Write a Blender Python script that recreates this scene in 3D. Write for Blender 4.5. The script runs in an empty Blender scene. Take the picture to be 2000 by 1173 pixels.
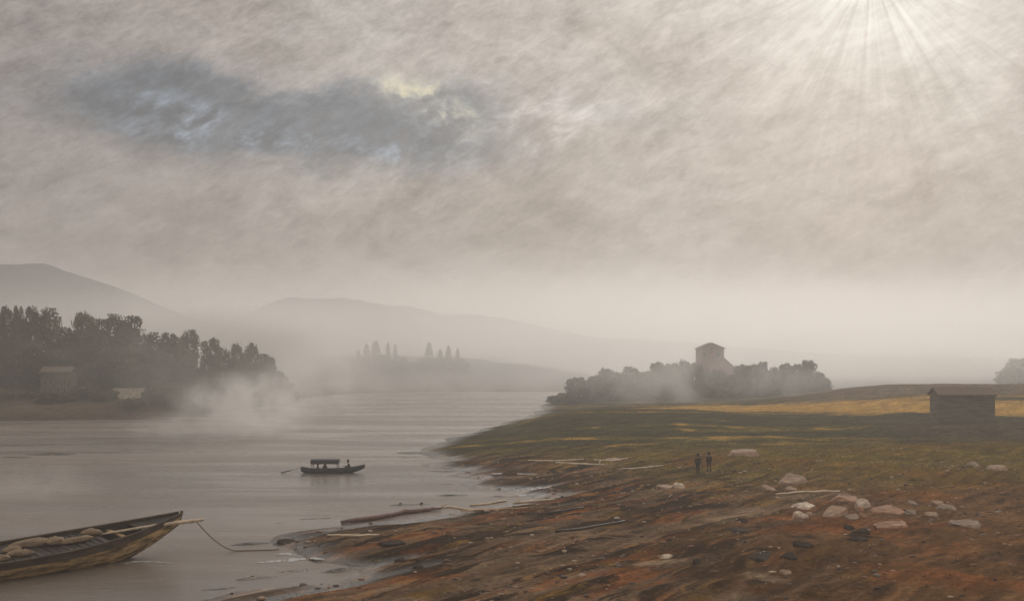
import bpy, bmesh, math, random
import numpy as np
from mathutils import Vector, Matrix, noise as mnoise

R = math.radians
scene = bpy.context.scene
COL = scene.collection

# ------------------------------------------------------------------ camera
F, HOR, CAMZ = 2414.0, 697.0, 11.0           # focal length in photo pixels, horizon row, eye height
cam_d = bpy.data.cameras.new('camera')
cam_d.sensor_width = 36.0
cam_d.lens = 36.0 * F / 2000.0
cam_d.shift_y = (HOR - 586.5) / 2000.0
cam_d.clip_start, cam_d.clip_end = 0.5, 6000.0
cam = bpy.data.objects.new('camera', cam_d)
cam.location = (0, 0, CAMZ)
cam.rotation_euler = (R(90), 0, 0)
COL.objects.link(cam)
scene.camera = cam

# ------------------------------------------------------------------ render / exposure
vs = scene.view_settings
vs.view_transform = 'Standard'; vs.look = 'None'; vs.gamma = 1.0; vs.use_curve_mapping = False
vs.exposure = -0.16
cy = scene.cycles
cy.use_denoising = True
cy.max_bounces = 8; cy.diffuse_bounces = 3; cy.glossy_bounces = 3
cy.transparent_max_bounces = 8; cy.volume_bounces = 1
cy.volume_step_rate = 4.0; cy.volume_max_steps = 64
cy.caustics_reflective = False; cy.caustics_refractive = False
cy.sample_clamp_indirect = 4.0

# ------------------------------------------------------------------ sky and sun
SUN_AZ, SUN_EL = R(16.2), R(16.9)             # azimuth to the right of the view axis (+Y), elevation

class NT:
    """small helper for building node trees"""
    def __init__(self, tree):
        self.t = tree
    def n(self, typ, **kw):
        nd = self.t.nodes.new(typ)
        for k, v in kw.items():
            setattr(nd, k, v)
        return nd
    def link(self, a, b):
        self.t.links.new(a, b)
    def _in(self, sock, v):
        if hasattr(v, 'is_linked') or hasattr(v, 'links'):
            self.link(v, sock)
        else:
            sock.default_value = v
    def m(self, op, a, b=0.0, c=0.0, clamp=False):
        nd = self.n('ShaderNodeMath', operation=op); nd.use_clamp = clamp
        self._in(nd.inputs[0], a); self._in(nd.inputs[1], b)
        if op in ('MULTIPLY_ADD', 'SMOOTH_MIN', 'SMOOTH_MAX', 'COMPARE', 'WRAP'):
            self._in(nd.inputs[2], c)
        return nd.outputs[0]
    def v(self, op, a, b=(0, 0, 0), out=0):
        nd = self.n('ShaderNodeVectorMath', operation=op)
        self._in(nd.inputs[0], a)
        if op == 'SCALE':
            self._in(nd.inputs[3], b)
        else:
            self._in(nd.inputs[1], b)
        return nd.outputs['Value'] if op in ('DOT_PRODUCT', 'LENGTH', 'DISTANCE') else nd.outputs[0]
    def noise(self, vec, scale, detail=5.0, rough=0.55, dist=0.0, color=False):
        nd = self.n('ShaderNodeTexNoise')
        if vec is not None:
            self.link(vec, nd.inputs['Vector'])
        nd.inputs['Scale'].default_value = scale
        nd.inputs['Detail'].default_value = detail
        nd.inputs['Roughness'].default_value = rough
        nd.inputs['Distortion'].default_value = dist
        return nd.outputs['Color' if color else 'Fac']
    def ramp(self, fac, stops, interp='LINEAR'):
        nd = self.n('ShaderNodeValToRGB')
        cr = nd.color_ramp; cr.interpolation = interp
        while len(cr.elements) > 1:
            cr.elements.remove(cr.elements[-1])
        for i, (p, c) in enumerate(stops):
            e = cr.elements[0] if i == 0 else cr.elements.new(p)
            e.position = p
            e.color = (c[0], c[1], c[2], 1) if not isinstance(c, (int, float)) else (c, c, c, 1)
        self._in(nd.inputs[0], fac)
        return nd.outputs[0]
    def maprange(self, v, a, b, c=0.0, d=1.0, smooth=True):
        nd = self.n('ShaderNodeMapRange'); nd.clamp = True
        nd.interpolation_type = 'SMOOTHSTEP' if smooth else 'LINEAR'
        self._in(nd.inputs[0], v)
        for i, x in enumerate((a, b, c, d)):
            nd.inputs[i + 1].default_value = x
        return nd.outputs[0]
    def mix(self, fac, a, b, blend='MIX'):
        nd = self.n('ShaderNodeMix', data_type='RGBA'); nd.blend_type = blend
        nd.clamp_factor = True
        self._in(nd.inputs[0], fac)
        for s, x in ((nd.inputs[6], a), (nd.inputs[7], b)):
            if isinstance(x, tuple):
                s.default_value = (x[0], x[1], x[2], 1)
            else:
                self.link(x, s)
        return nd.outputs[2]

def az_el(px, py):
    az = math.atan((px - 1000) / F)
    el = math.atan((HOR - py) / F * math.cos(az))
    return az, el

def build_world():
    w = bpy.data.worlds.new('World'); scene.world = w; w.use_nodes = True
    w.cycles.sampling_method = 'MANUAL'; w.cycles.sample_map_resolution = 256
    t = w.node_tree; t.nodes.clear(); k = NT(t)
    out = k.n('ShaderNodeOutputWorld'); bg = k.n('ShaderNodeBackground')
    bg.inputs['Strength'].default_value = 0.1
    k.link(bg.outputs[0], out.inputs[0])
    sky = k.n('ShaderNodeTexSky', sky_type='NISHITA')
    sky.sun_disc = False; sky.sun_elevation = SUN_EL; sky.sun_rotation = SUN_AZ
    sky.air_density = 1.5; sky.dust_density = 3.0
    tc = k.n('ShaderNodeTexCoord')
    D = k.v('NORMALIZE', tc.outputs['Generated'])
    sep = k.n('ShaderNodeSeparateXYZ'); k.link(D, sep.inputs[0])
    X, Y, Z = sep.outputs
    az = k.m('ARCTAN2', X, Y); el = k.m('ARCSINE', Z)
    # cloud fields on the direction sphere, clouds flattened towards the horizon
    st = k.n('ShaderNodeMapping'); st.vector_type = 'POINT'
    k.link(D, st.inputs[0]); st.inputs['Scale'].default_value = (1, 1, 1.7)
    big = k.noise(st.outputs[0], 5.5, 7, 0.58, 0.4)
    mid = k.noise(st.outputs[0], 17.0, 8, 0.62, 0.8)
    st2 = k.n('ShaderNodeMapping'); k.link(D, st2.inputs[0])
    st2.vector_type = 'TEXTURE'; st2.inputs['Rotation'].default_value = (0, R(-25), 0)
    st2.inputs['Scale'].default_value = (1.0, 1.0, 0.42)
    wisp = k.noise(st2.outputs[0], 34.0, 8, 0.66, 0.3)
    fine = k.noise(st2.outputs[0], 120.0, 6, 0.7, 0.5)
    # displaced az / el so that placed clouds get ragged outlines
    wob = k.noise(st.outputs[0], 14.0, 6, 0.62, 0.3, color=True)
    ws = k.n('ShaderNodeSeparateColor'); k.link(wob, ws.inputs[0])
    azw = k.m('ADD', az, k.m('MULTIPLY', k.m('SUBTRACT', ws.outputs[0], 0.5), 0.12))
    elw = k.m('ADD', el, k.m('MULTIPLY', k.m('SUBTRACT', ws.outputs[1], 0.5), 0.07))
    def blob(px, py, sx, sy, tilt=0.0):
        a0, e0 = az_el(px, py)
        da = k.m('SUBTRACT', azw, a0); de = k.m('SUBTRACT', elw, e0)
        c, s = math.cos(tilt), math.sin(tilt)
        u = k.m('ADD', k.m('MULTIPLY', da, c), k.m('MULTIPLY', de, s))
        v = k.m('SUBTRACT', k.m('MULTIPLY', de, c), k.m('MULTIPLY', da, s))
        u = k.m('DIVIDE', u, sx / F); v = k.m('DIVIDE', v, sy / F)
        q = k.m('ADD', k.m('MULTIPLY', u, u), k.m('MULTIPLY', v, v))
        return k.m('EXPONENT', k.m('MULTIPLY', q, -0.5))
    # angle from the sun
    sd = (math.sin(SUN_AZ) * math.cos(SUN_EL), math.cos(SUN_AZ) * math.cos(SUN_EL), math.sin(SUN_EL))
    S = Vector(sd)
    cosg = k.v('DOT_PRODUCT', D, sd)
    ang = k.m('ARCCOSINE', k.m('MINIMUM', cosg, 0.99999))
    # sun rays through the cloud: variation with the position angle around the sun
    e1 = Vector((0, 0, 1)).cross(S).normalized(); e2 = S.cross(e1).normalized()
    phi = k.m('ARCTAN2', k.v('DOT_PRODUCT', D, tuple(e2)), k.v('DOT_PRODUCT', D, tuple(e1)))
    cmb = k.n('ShaderNodeCombineXYZ'); k.link(k.m('MULTIPLY', phi, 7.0), cmb.inputs[0]); k.link(k.m('MULTIPLY', ang, 1.6), cmb.inputs[1])
    rays = k.noise(cmb.outputs[0], 1.5, 6, 0.7, 0.0)
    raymask = k.m('EXPONENT', k.m('MULTIPLY', ang, -6.5))
    glow = k.m('ADD', k.m('MULTIPLY', k.m('EXPONENT', k.m('MULTIPLY', ang, -10.0)), 0.46),
               k.m('MULTIPLY', k.m('EXPONENT', k.m('MULTIPLY', ang, -3.8)), 0.17))
    # overcast luminance: brighter towards the zenith
    base = k.m('ADD', 0.26, k.m('MULTIPLY', k.m('MAXIMUM', Z, 0.0), 0.55))
    bigc = k.m('MULTIPLY', k.m('SUBTRACT', big, 0.5), 1.1)
    midc = k.m('MULTIPLY', k.m('SUBTRACT', mid, 0.5), 1.15)
    finec = k.m('MULTIPLY', k.m('SUBTRACT', wisp, 0.5), 1.1)
    fin2 = k.m('MULTIPLY', k.m('SUBTRACT', fine, 0.5), 1.0)
    mod = k.m('ADD', k.m('ADD', k.m('ADD', 1.0, bigc), k.m('ADD', midc, finec)), fin2)
    # the dark slate cloud, its paler ragged underside and the sunlit scrap at its right end
    dark = k.m('ADD', k.m('ADD', blob(350, 215, 230, 52, -0.10), blob(660, 258, 230, 52, -0.06)),
               k.m('ADD', k.m('MULTIPLY', blob(905, 185, 50, 35), 0.6), k.m('MULTIPLY', blob(1270, 225, 170, 34, -0.1), 0.3)))
    dark = k.m('MULTIPLY', k.maprange(dark, 0.08, 1.05), k.maprange(mid, 0.25, 0.55, 0.6, 1.0))
    left = k.m('ADD', k.m('MULTIPLY', blob(60, 330, 330, 170), 0.55), k.m('MULTIPLY', blob(60, 30, 200, 60), 0.4))
    lum = k.m('MULTIPLY', base, mod)
    lum = k.m('ADD', lum, k.m('MULTIPLY', glow, k.m('ADD', 0.75, k.m('MULTIPLY', mid, 0.5))))
    rayv = k.m('ADD', 1.0, k.m('MULTIPLY', k.m('MULTIPLY', k.m('SUBTRACT', rays, 0.5), 1.5), raymask))
    lum = k.m('MULTIPLY', lum, rayv)
    lum = k.m('MULTIPLY', lum, k.m('SUBTRACT', 1.0, k.m('MULTIPLY', dark, 0.6)))
    lum = k.m('MULTIPLY', lum, k.m('SUBTRACT', 1.0, k.m('MULTIPLY', left, 0.42)))
    wh = k.m('MULTIPLY', k.maprange(wisp, 0.40, 0.78), k.maprange(mid, 0.35, 0.6))
    scraps = k.m('ADD', k.m('ADD', k.m('MULTIPLY', blob(390, 245, 130, 26, -0.15), 0.8), k.m('MULTIPLY', blob(560, 285, 120, 28, -0.1), 0.6)),
                 k.m('ADD', k.m('MULTIPLY', blob(800, 290, 120, 30, 0.1), 0.8), k.m('MULTIPLY', blob(1060, 228, 170, 26), 0.7)))
    lum = k.m('ADD', lum, k.m('MULTIPLY', k.m('MULTIPLY', scraps, wh), 0.42))
    cream = k.m('MULTIPLY', k.m('ADD', blob(845, 208, 55, 26, -0.3), k.m('MULTIPLY', blob(790, 205, 40, 12, -0.3), 0.7)), k.maprange(mid, 0.36, 0.62))
    lum = k.m('ADD', lum, k.m('MULTIPLY', cream, 0.62))
    # colour: warm grey, slate in the dark cloud, mauve-brown at the left, cream near the sun
    hue = k.mix(k.maprange(big, 0.35, 0.65), (1.075, 0.952, 0.872), (1.05, 0.968, 0.905))
    hue = k.mix(k.m('MULTIPLY', left, 0.8), hue, (1.09, 0.95, 0.95))
    hue = k.mix(k.m('MULTIPLY', dark, 1.0), hue, (0.80, 0.98, 1.2))
    hue = k.mix(k.m('MULTIPLY', cream, 1.4), hue, (1.10, 1.0, 0.66))
    hue = k.mix(k.m('EXPONENT', k.m('MULTIPLY', ang, -7.0)), hue, (1.01, 1.0, 0.95))
    cloud = k.v('SCALE', hue, k.m('MULTIPLY', lum, 10.0))
    final = k.mix(0.98, sky.outputs[0], cloud)
    k.link(final, bg.inputs['Color'])
build_world()

sun_d = bpy.data.lights.new('sun', 'SUN')
sun_d.energy = 1.5; sun_d.angle = R(10); sun_d.color = (1.0, 0.965, 0.92)
sun = bpy.data.objects.new('sun', sun_d)
sun.rotation_euler = (R(90) - SUN_EL, 0, math.pi - SUN_AZ)
COL.objects.link(sun)

# ------------------------------------------------------------------ object helpers
def tag(o, label=None, cat=None, group=None, kind=None):
    if label: o['label'] = label
    if cat: o['category'] = cat
    if group: o['group'] = group
    if kind: o['kind'] = kind
    return o

def obj(name, mesh, mat=None, parent=None):
    o = bpy.data.objects.new(name, mesh)
    COL.objects.link(o)
    if mat is not None:
        if not mesh.materials:
            mesh.materials.append(mat)
    if parent is not None:
        o.parent = parent
    return o

def empty(name, loc=(0, 0, 0), rz=0.0, label=None, cat=None, group=None):
    o = bpy.data.objects.new(name, None)
    COL.objects.link(o)
    o.location = loc; o.rotation_euler = (0, 0, rz)
    o.empty_display_size = 0.2
    return tag(o, label, cat, group)

def mesh_py(name, verts, faces, smooth=False):
    me = bpy.data.meshes.new(name)
    me.from_pydata([tuple(v) for v in verts], [], [tuple(f) for f in faces])
    if smooth:
        me.polygons.foreach_set('use_smooth', [True] * len(me.polygons))
    me.update()
    return me

def mesh_np(name, V, faces4, smooth=False):
    """V (n,3); faces4 (m,k) numpy index array"""
    me = bpy.data.meshes.new(name)
    n, m, kk = len(V), len(faces4), faces4.shape[1]
    me.vertices.add(n); me.vertices.foreach_set('co', np.asarray(V, np.float32).ravel())
    me.loops.add(m * kk); me.loops.foreach_set('vertex_index', np.asarray(faces4, np.int32).ravel())
    me.polygons.add(m)
    me.polygons.foreach_set('loop_start', np.arange(0, m * kk, kk, dtype=np.int32))
    if smooth:
        me.polygons.foreach_set('use_smooth', np.ones(m, bool))
    me.update(calc_edges=True); me.validate()
    return me

def vcol(me, name, rgb):
    a = me.color_attributes.new(name, 'FLOAT_COLOR', 'POINT')
    c = np.ones((len(me.vertices), 4), np.float32); c[:, :3] = rgb
    a.data.foreach_set('color', c.ravel())

class Geo:
    """collects primitives into one mesh"""
    def __init__(self):
        self.v = []; self.f = []
    def add(self, vs, fs):
        o = len(self.v); self.v += [tuple(p) for p in vs]; self.f += [tuple(i + o for i in f) for f in fs]
    def box(self, x0, x1, y0, y1, z0, z1):
        self.add([(x0, y0, z0), (x1, y0, z0), (x1, y1, z0), (x0, y1, z0), (x0, y0, z1), (x1, y0, z1), (x1, y1, z1), (x0, y1, z1)],
                 [(0, 3, 2, 1), (4, 5, 6, 7), (0, 1, 5, 4), (1, 2, 6, 5), (2, 3, 7, 6), (3, 0, 4, 7)])
    def prism(self, pts, y0, y1):
        """polygon in xz extruded along y"""
        n = len(pts)
        self.add([(x, y0, z) for x, z in pts] + [(x, y1, z) for x, z in pts],
                 [tuple(range(n)), tuple(range(2 * n - 1, n - 1, -1))] + [(i, i + n, (i + 1) % n + n, (i + 1) % n) for i in range(n)])
    def tube(self, pts, rad, seg=8, squash=1.0):
        pts = [Vector(p) for p in pts]; n = len(pts); rings = []
        up = Vector((0, 0, 1))
        for i, p in enumerate(pts):
            d = (pts[min(i + 1, n - 1)] - pts[max(i - 1, 0)]).normalized()
            a = d.cross(up)
            if a.length < 1e-3: a = d.cross(Vector((1, 0, 0)))
            a.normalize(); b = a.cross(d).normalized()
            r = rad[i] if hasattr(rad, '__len__') else rad
            rings.append([p + a * (r * math.cos(2 * math.pi * j / seg)) + b * (r * squash * math.sin(2 * math.pi * j / seg)) for j in range(seg)])
        vs = [q for rg in rings for q in rg]
        fs = [(i * seg + j, i * seg + (j + 1) % seg, (i + 1) * seg + (j + 1) % seg, (i + 1) * seg + j) for i in range(n - 1) for j in range(seg)]
        fs += [tuple(range(seg - 1, -1, -1)), tuple((n - 1) * seg + j for j in range(seg))]
        self.add(vs, fs)
    def mesh(self, name, smooth=False):
        me = mesh_py(name, self.v, self.f, smooth)
        bm = bmesh.new(); bm.from_mesh(me); bmesh.ops.recalc_face_normals(bm, faces=bm.faces); bm.to_mesh(me); bm.free()
        return me

# pixel -> place: the photo was laid out on the ground with these two
def P(px, py, z=0.0):
    d = (CAMZ - z) * F / (py - HOR)
    return ((px - 1000) / F * d, d)
def PX(px, d): return (px - 1000) / F * d
def PZ(py, d): return CAMZ - (py - HOR) / F * d

# ------------------------------------------------------------------ numpy noise
def _hash(ix, iy, seed):
    h = (ix.astype(np.int64) * 374761393 + iy.astype(np.int64) * 668265263 + seed * 1442695041) & 0x7fffffff
    h = ((h ^ (h >> 13)) * 1274126177) & 0x7fffffff
    return ((h ^ (h >> 16)) & 0xffff) / 65535.0
def vnoise(x, y, seed=0):
    x = np.asarray(x, float); y = np.asarray(y, float)
    ix = np.floor(x); iy = np.floor(y); fx = x - ix; fy = y - iy
    fx = fx * fx * fx * (fx * (fx * 6 - 15) + 10); fy = fy * fy * fy * (fy * (fy * 6 - 15) + 10)
    a = _hash(ix, iy, seed); b = _hash(ix + 1, iy, seed); c = _hash(ix, iy + 1, seed); d = _hash(ix + 1, iy + 1, seed)
    return (a + (b - a) * fx) * (1 - fy) + (c + (d - c) * fx) * fy
def fbm(x, y, seed=0, oct=4, gain=0.5):
    s = 0; a = 1; t = 0
    for o in range(oct):
        s = s + a * vnoise(x * 2 ** o + 17.3 * o, y * 2 ** o - 9.1 * o, seed + o); t += a; a *= gain
    return s / t - 0.5
def sstep(x, a, b):
    t = np.clip((np.asarray(x, float) - a) / (b - a), 0, 1); return t * t * (3 - 2 * t)
def gauss(x, y, cx, cy_, sx, sy, rot=0.0):
    c, s = math.cos(rot), math.sin(rot); dx = x - cx; dy = y - cy_
    u = (dx * c + dy * s) / sx; v = (-dx * s + dy * c) / sy
    return np.exp(-0.5 * (u * u + v * v))
def sdist(x, y, poly):
    """signed distance, positive inside"""
    x = np.asarray(x, float); y = np.asarray(y, float)
    best = np.full(x.shape, 1e18); inside = np.zeros(x.shape, bool)
    n = len(poly)
    for i in range(n):
        (x0, y0), (x1, y1) = poly[i], poly[(i + 1) % n]
        ex, ey = x1 - x0, y1 - y0
        t = np.clip(((x - x0) * ex + (y - y0) * ey) / (ex * ex + ey * ey + 1e-12), 0, 1)
        best = np.minimum(best, (x - x0 - t * ex) ** 2 + (y - y0 - t * ey) ** 2)
        if y0 != y1:
            cr = ((y0 > y) != (y1 > y)) & (x < (x1 - x0) * (y - y0) / (y1 - y0) + x0)
            inside ^= cr
    d = np.sqrt(best)
    return np.where(inside, d, -d)

# ------------------------------------------------------------------ terrain
NEAR = [(-30, -120), (-26, 10), (-19, 42)] + [P(*q) for q in [
    (380, 1182), (470, 1158), (600, 1141), (720, 1120), (700, 1108), (640, 1103), (590, 1096), (545, 1084), (512, 1068), (520, 1050),
    (570, 1038), (660, 1030), (800, 1011), (900, 996), (1000, 986), (1010, 983), (1040, 971), (970, 966), (1010, 957), (930, 952),
    (890, 944), (950, 936), (870, 931), (910, 922), (850, 915), (830, 908), (880, 900), (830, 894), (820, 886), (808, 878)]] + [
    (-9.5, 158), (-6, 180), (-0.5, 208), (4, 240), (6, 262), (7, 290), (14, 312), (40, 332), (90, 347), (200, 356), (1150, 360), (1150, -120)]
FAR = [(-1150, 120), (-300, 205)] + [P(*q) for q in [(-100, 826), (60, 822), (200, 820), (300, 819), (380, 812), (450, 804), (520, 792), (570, 782), (610, 774), (700, 767)]] + [
    (-20, 392), (60, 398), (250, 405), (1150, 420), (1150, 1150), (-1150, 1150)]

def height(x, y):
    x = np.asarray(x, float); y = np.asarray(y, float)
    wx = x + 3.2 * fbm(x / 5, y / 7, 5, 4); wy = y + 3.4 * fbm(x / 6, y / 8, 9, 4)
    dr = sdist(wx, wy, NEAR); df = sdist(wx, wy, FAR)
    a = 0.6 * x + 0.8 * y; b = 0.8 * x - 0.6 * y
    # near shore
    land = 1.15 * (1 - np.exp(-np.maximum(dr, 0) / 15)) + 0.004 * np.clip(dr, 0, 60)
    rdg = 0.5 - np.abs(fbm(a / 13 + 0.4 * fbm(x / 6, y / 6, 23, 3), b / 2.6, 21, 4)) * 3.2
    land += 0.36 * rdg * np.clip(dr / 2.5, 0, 1) * (1 - 0.6 * sstep(dr, 16, 40)) * sstep(150 - y, 0, 30)
    land += 0.9 * fbm(x / 16, y / 16, 31, 5) * sstep(dr, 3, 22) + 0.16 * fbm(x / 1.7, y / 1.7, 35, 3) * sstep(dr, 0.5, 6)
    land += 3.9 * np.exp(-((y - 262) / 34) ** 2) * sstep(x, 44, 88)
    land += (1.7 * gauss(x, y, 14, 186, 15, 22) + 0.7 * gauss(x, y, 50, 190, 30, 30)) * sstep(dr, 0, 13)
    land += 0.8 * gauss(x, y, 40, 118, 16, 10) * sstep(dr, 0, 10)
    land += 0.5 * gauss(x, y, 13.5, 60.5, 3.6, 1.6, 0.3) + 0.35 * gauss(x, y, 15, 66, 4, 1.5, 0.2)
    # the bluff the viewer stands on, behind the lower edge of the view
    rr = np.sqrt((x - 1) ** 2 + (y + 4) ** 2)
    bluff = 8.3 * (1 - sstep(rr, 5, 44))
    land += bluff * sstep(dr, 0, 8)
    bed_n = np.maximum(-2.6, 0.09 * dr) - 0.02
    hn = np.where(dr > 0, land + 0.01, bed_n)
    # far shore, wooded bank at the left, hills
    dfp = np.maximum(df, 0)
    left = sstep(-x, 38, 60)
    f = (2.6 * (1 - np.exp(-dfp / 8.0)) + 0.085 * dfp) * left + (1 - left) * (0.05 * dfp + 0.16 * np.clip(dfp - 12, 0, 45))
    f = np.where(f > 10, 10 + (f - 10) * 0.25, f)
    f = f * (1 - 0.8 * sstep(x, -30, 60)) * (1 + 0.5 * fbm(x / 30, y / 40, 51, 4))
    f += 0.5 * fbm(x / 6, y / 6, 55, 3) * sstep(dfp, 1, 8)
    hz = (33 * gauss(x, y, PX(150, 700), 700, 48, 60) + 20 * gauss(x, y, PX(-60, 700), 700, 50, 60)
          + 22 * gauss(x, y, PX(640, 740), 740, 34, 60) + 8 * gauss(x, y, PX(540, 740), 735, 13, 60) + 10 * gauss(x, y, PX(790, 740), 745, 40, 60)
          + 14 * gauss(x, y, PX(1000, 760), 765, 50, 60) + 12 * gauss(x, y, PX(1280, 760), 775, 70, 60) + 5 * gauss(x, y, PX(1650, 760), 780, 110, 60)
          + 20 * gauss(x, y, PX(-600, 720), 720, 120, 70) + 8 * gauss(x, y, PX(2500, 760), 790, 160, 60))
    f += hz * (1 + 0.22 * fbm(x / 45, y / 60, 61, 5)) * sstep(y, 430, 560)
    hf = np.where(df > 0, f + 0.02, np.maximum(-2.6, 0.09 * df) - 0.02)
    h = np.maximum(hn, hf)
    # mud bars in the shallows
    for (px, py, L, Wd, hh, rot) in BARS:
        cx, cyy = P(px, py)
        h = np.maximum(h, -0.42 + hh * gauss(x, y, cx, cyy, L, Wd, rot) * (1 + 0.5 * fbm(x / 1.3, y / 2, 71, 3)))
    return h
BARS = [(815, 884, 2.6, 1.7, 0.62, 0.0), (850, 887, 1.6, 1.2, 0.6, 0.1), (790, 893, 3.4, 1.0, 0.5, 0.0), (100, 887, 2.8, 1.6, 0.66, 0.05), (30, 893, 2.4, 1.1, 0.56, 0.0),
        (1060, 911, 5.0, 0.9, 0.55, 0.0), (920, 903, 4.0, 0.8, 0.48, 0.0),
        (960, 952, 3.4, 0.7, 0.52, 0.15), (900, 966, 3.2, 0.6, 0.5, 0.2), (1010, 968, 3.0, 0.6, 0.55, 0.2), (860, 945, 2.6, 0.6, 0.48, 0.1), (880, 920, 3.6, 0.7, 0.5, 0.0), (800, 985, 3.0, 0.5, 0.5, 0.3),
        (485, 1062, 1.5, 0.45, 0.52, 0.4), (455, 1080, 1.2, 0.35, 0.5, 0.4), (580, 1113, 2.2, 0.5, 0.54, 0.6), (660, 1114, 1.6, 0.4, 0.55, 0.6), (500, 1128, 1.8, 0.35, 0.5, 0.6), (420, 1150, 1.6, 0.35, 0.5, 0.6), (620, 1012, 2.4, 0.4, 0.48, 0.4), (550, 1020, 1.6, 0.35, 0.47, 0.4)]

def Hs(x, y):
    return float(height(np.array([x]), np.array([y]))[0])
def ground_px(px, py):
    """where the sight line of that pixel meets the ground (or the water)"""
    ds = np.linspace(45, 420, 1500)
    xs = (px - 1000) / F * ds; zs = CAMZ - (py - HOR) / F * ds
    g = np.maximum(height(xs, ds), 0.0)
    i = int(np.argmax(g >= zs))
    return float(xs[i]), float(ds[i]), float(g[i])

def axis(segs):
    out = []
    for a, b, s in segs:
        n = max(1, int(round((b - a) / s)))
        out += list(np.linspace(a, b, n, endpoint=False))
    out.append(segs[-1][1]); return np.array(out)

# soil colours (linear albedo)
def soil(x, y, z):
    dr = sdist(x, y, NEAR); df = sdist(x, y, FAR)
    a = 0.6 * x + 0.8 * y; b = 0.8 * x - 0.6 * y
    mud = np.array([0.125, 0.084, 0.054]); wet = np.array([0.045, 0.032, 0.023]); rust = np.array([0.19, 0.072, 0.026])
    brown = np.array([0.135, 0.074, 0.034]); olive = np.array([0.13, 0.102, 0.024]); dkgrass = np.array([0.042, 0.041, 0.022])
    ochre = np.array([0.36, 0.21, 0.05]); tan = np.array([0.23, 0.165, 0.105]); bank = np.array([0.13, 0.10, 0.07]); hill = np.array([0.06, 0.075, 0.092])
    n1 = fbm(a / 14, b / 1.6, 101, 5); n2 = fbm(a / 5, b / 0.9, 111, 4); n3 = fbm(x / 9, y / 9, 121, 4); n4 = fbm(x / 30, y / 5, 131, 5)
    n5 = fbm(x / 2.2, y / 2.2, 141, 4)
    def mx(c, t, w): return c + (t - c) * np.clip(w, 0, 1)[:, None]
    c = np.tile(brown, (len(x), 1))
    c = mx(c, rust, 0.85 * sstep(n3 + 0.4 * n5, 0.0, 0.25) * sstep(dr, 6, 20))
    c = mx(c, wet, 0.75 * sstep(n5 - 0.7 * n2, 0.12, 0.32) * sstep(dr, 4, 14))
    # strand: wet mud with ochre and dark streaks parallel to the water
    strand = 1 - sstep(dr + 14 * n1, 12, 30)
    s = np.tile(mud, (len(x), 1))
    s = mx(s, wet, sstep(n1, -0.04, 0.10)); s = mx(s, tan * 0.9, 0.6 * sstep(-n1, 0.1, 0.2)); s = mx(s, rust * 0.9, 0.75 * sstep(n2, 0.06, 0.22)); s = mx(s, ochre * 0.7, 0.8 * sstep(-n2 + n1 * .3, 0.16, 0.3))
    c = mx(c, s, strand)
    # olive grass on the upper right, darker on the point
    og = sstep(y + 18 * n3, 84, 112) * sstep(dr + 4 * n5, 7, 18)
    c = mx(c, olive, og * (0.8 + 0.5 * n5)); c = mx(c, rust * 0.85, og * 0.5 * sstep(n3 + n5 * .6, 0.14, 0.34))
    pt = sstep(y - 0.15 * x + 10 * n3, 118, 142)
    c = mx(c, dkgrass, pt * 0.95); c = mx(c, olive, pt * 0.7 * sstep(n4, 0.0, 0.22)); c = mx(c, ochre * 0.9, pt * 0.8 * sstep(n4 + 0.5 * n5 + 0.3 * n3, 0.2, 0.38))
    c = mx(c, bank * 0.55, pt * sstep(x, 40, 52) * (1 - sstep(y, 165, 190)) * 0.7)
    oc = 0.85 * gauss(x, y, 66, 212, 26, 16) + 0.6 * gauss(x, y, 42, 236, 20, 12) - 0.5 * np.clip(n3 + n5, -0.2, 1)
    c = mx(c, ochre * 1.1, 0.95 * sstep(oc + 0.5 * n4, 0.25, 0.6))
    c = mx(c, bank, sstep(y, 232, 246) * sstep(x, 50, 66))
    # sandy track and pale patches
    for (px, py, w, hgt) in [(1560, 966, 75, 5), (1470, 985, 60, 6), (1400, 1010, 50, 8), (1430, 1000, 60, 10), (1460, 1150, 90, 11), (1490, 1118, 60, 6), (1290, 1085, 70, 6), (1640, 962, 60, 4)]:
        cx, cyy = P(px, py, 1.2); dpx = (cyy ** 2) / (F * 9.8)
        g = gauss(x, y, cx, cyy, w / F * cyy * 0.6, hgt * dpx * 0.6, 0.12)
        c = mx(c, tan, 0.85 * sstep(g + 0.5 * n2, 0.25, 0.7))
    for (px, py, w, hgt) in [(1480, 1092, 60, 5), (1540, 1086, 30, 4), (1440, 1036, 30, 4), (1690, 1036, 30, 4), (1680, 1052, 40, 5), (1570, 1062, 30, 5), (1230, 1032, 70, 3), (1090, 1065, 80, 4), (1010, 1035, 60, 3), (760, 1062, 70, 6), (560, 1160, 120, 5)]:
        cx, cyy = P(px, py, 1.0); dpx = (cyy ** 2) / (F * 10)
        g = gauss(x, y, cx, cyy, w / F * cyy * 0.7, hgt * dpx * 0.7, 0.3)
        c = mx(c, wet * 0.6, 0.9 * sstep(g + 0.6 * n5, 0.3, 0.7))
    # far land
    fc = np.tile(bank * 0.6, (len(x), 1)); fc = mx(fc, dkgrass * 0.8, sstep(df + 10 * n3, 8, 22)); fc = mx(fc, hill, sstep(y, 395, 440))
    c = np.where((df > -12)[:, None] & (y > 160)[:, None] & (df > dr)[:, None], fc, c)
    c *= (1 + 0.9 * n5 + 0.6 * n2)[:, None]
    w = np.clip(1.15 - np.minimum(np.maximum(z, 0) / 0.55, 1.2), 0, 1)
    wetn = np.clip(w + 0.3 * n2, 0, 1) * (y < 330)
    c *= (1 - 0.45 * wetn)[:, None]
    return np.clip(c * 1.15, 0.008, 0.6), np.stack([wetn, np.clip(strand, 0, 1) * (y < 140), og * np.ones_like(x)], 1)

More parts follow.
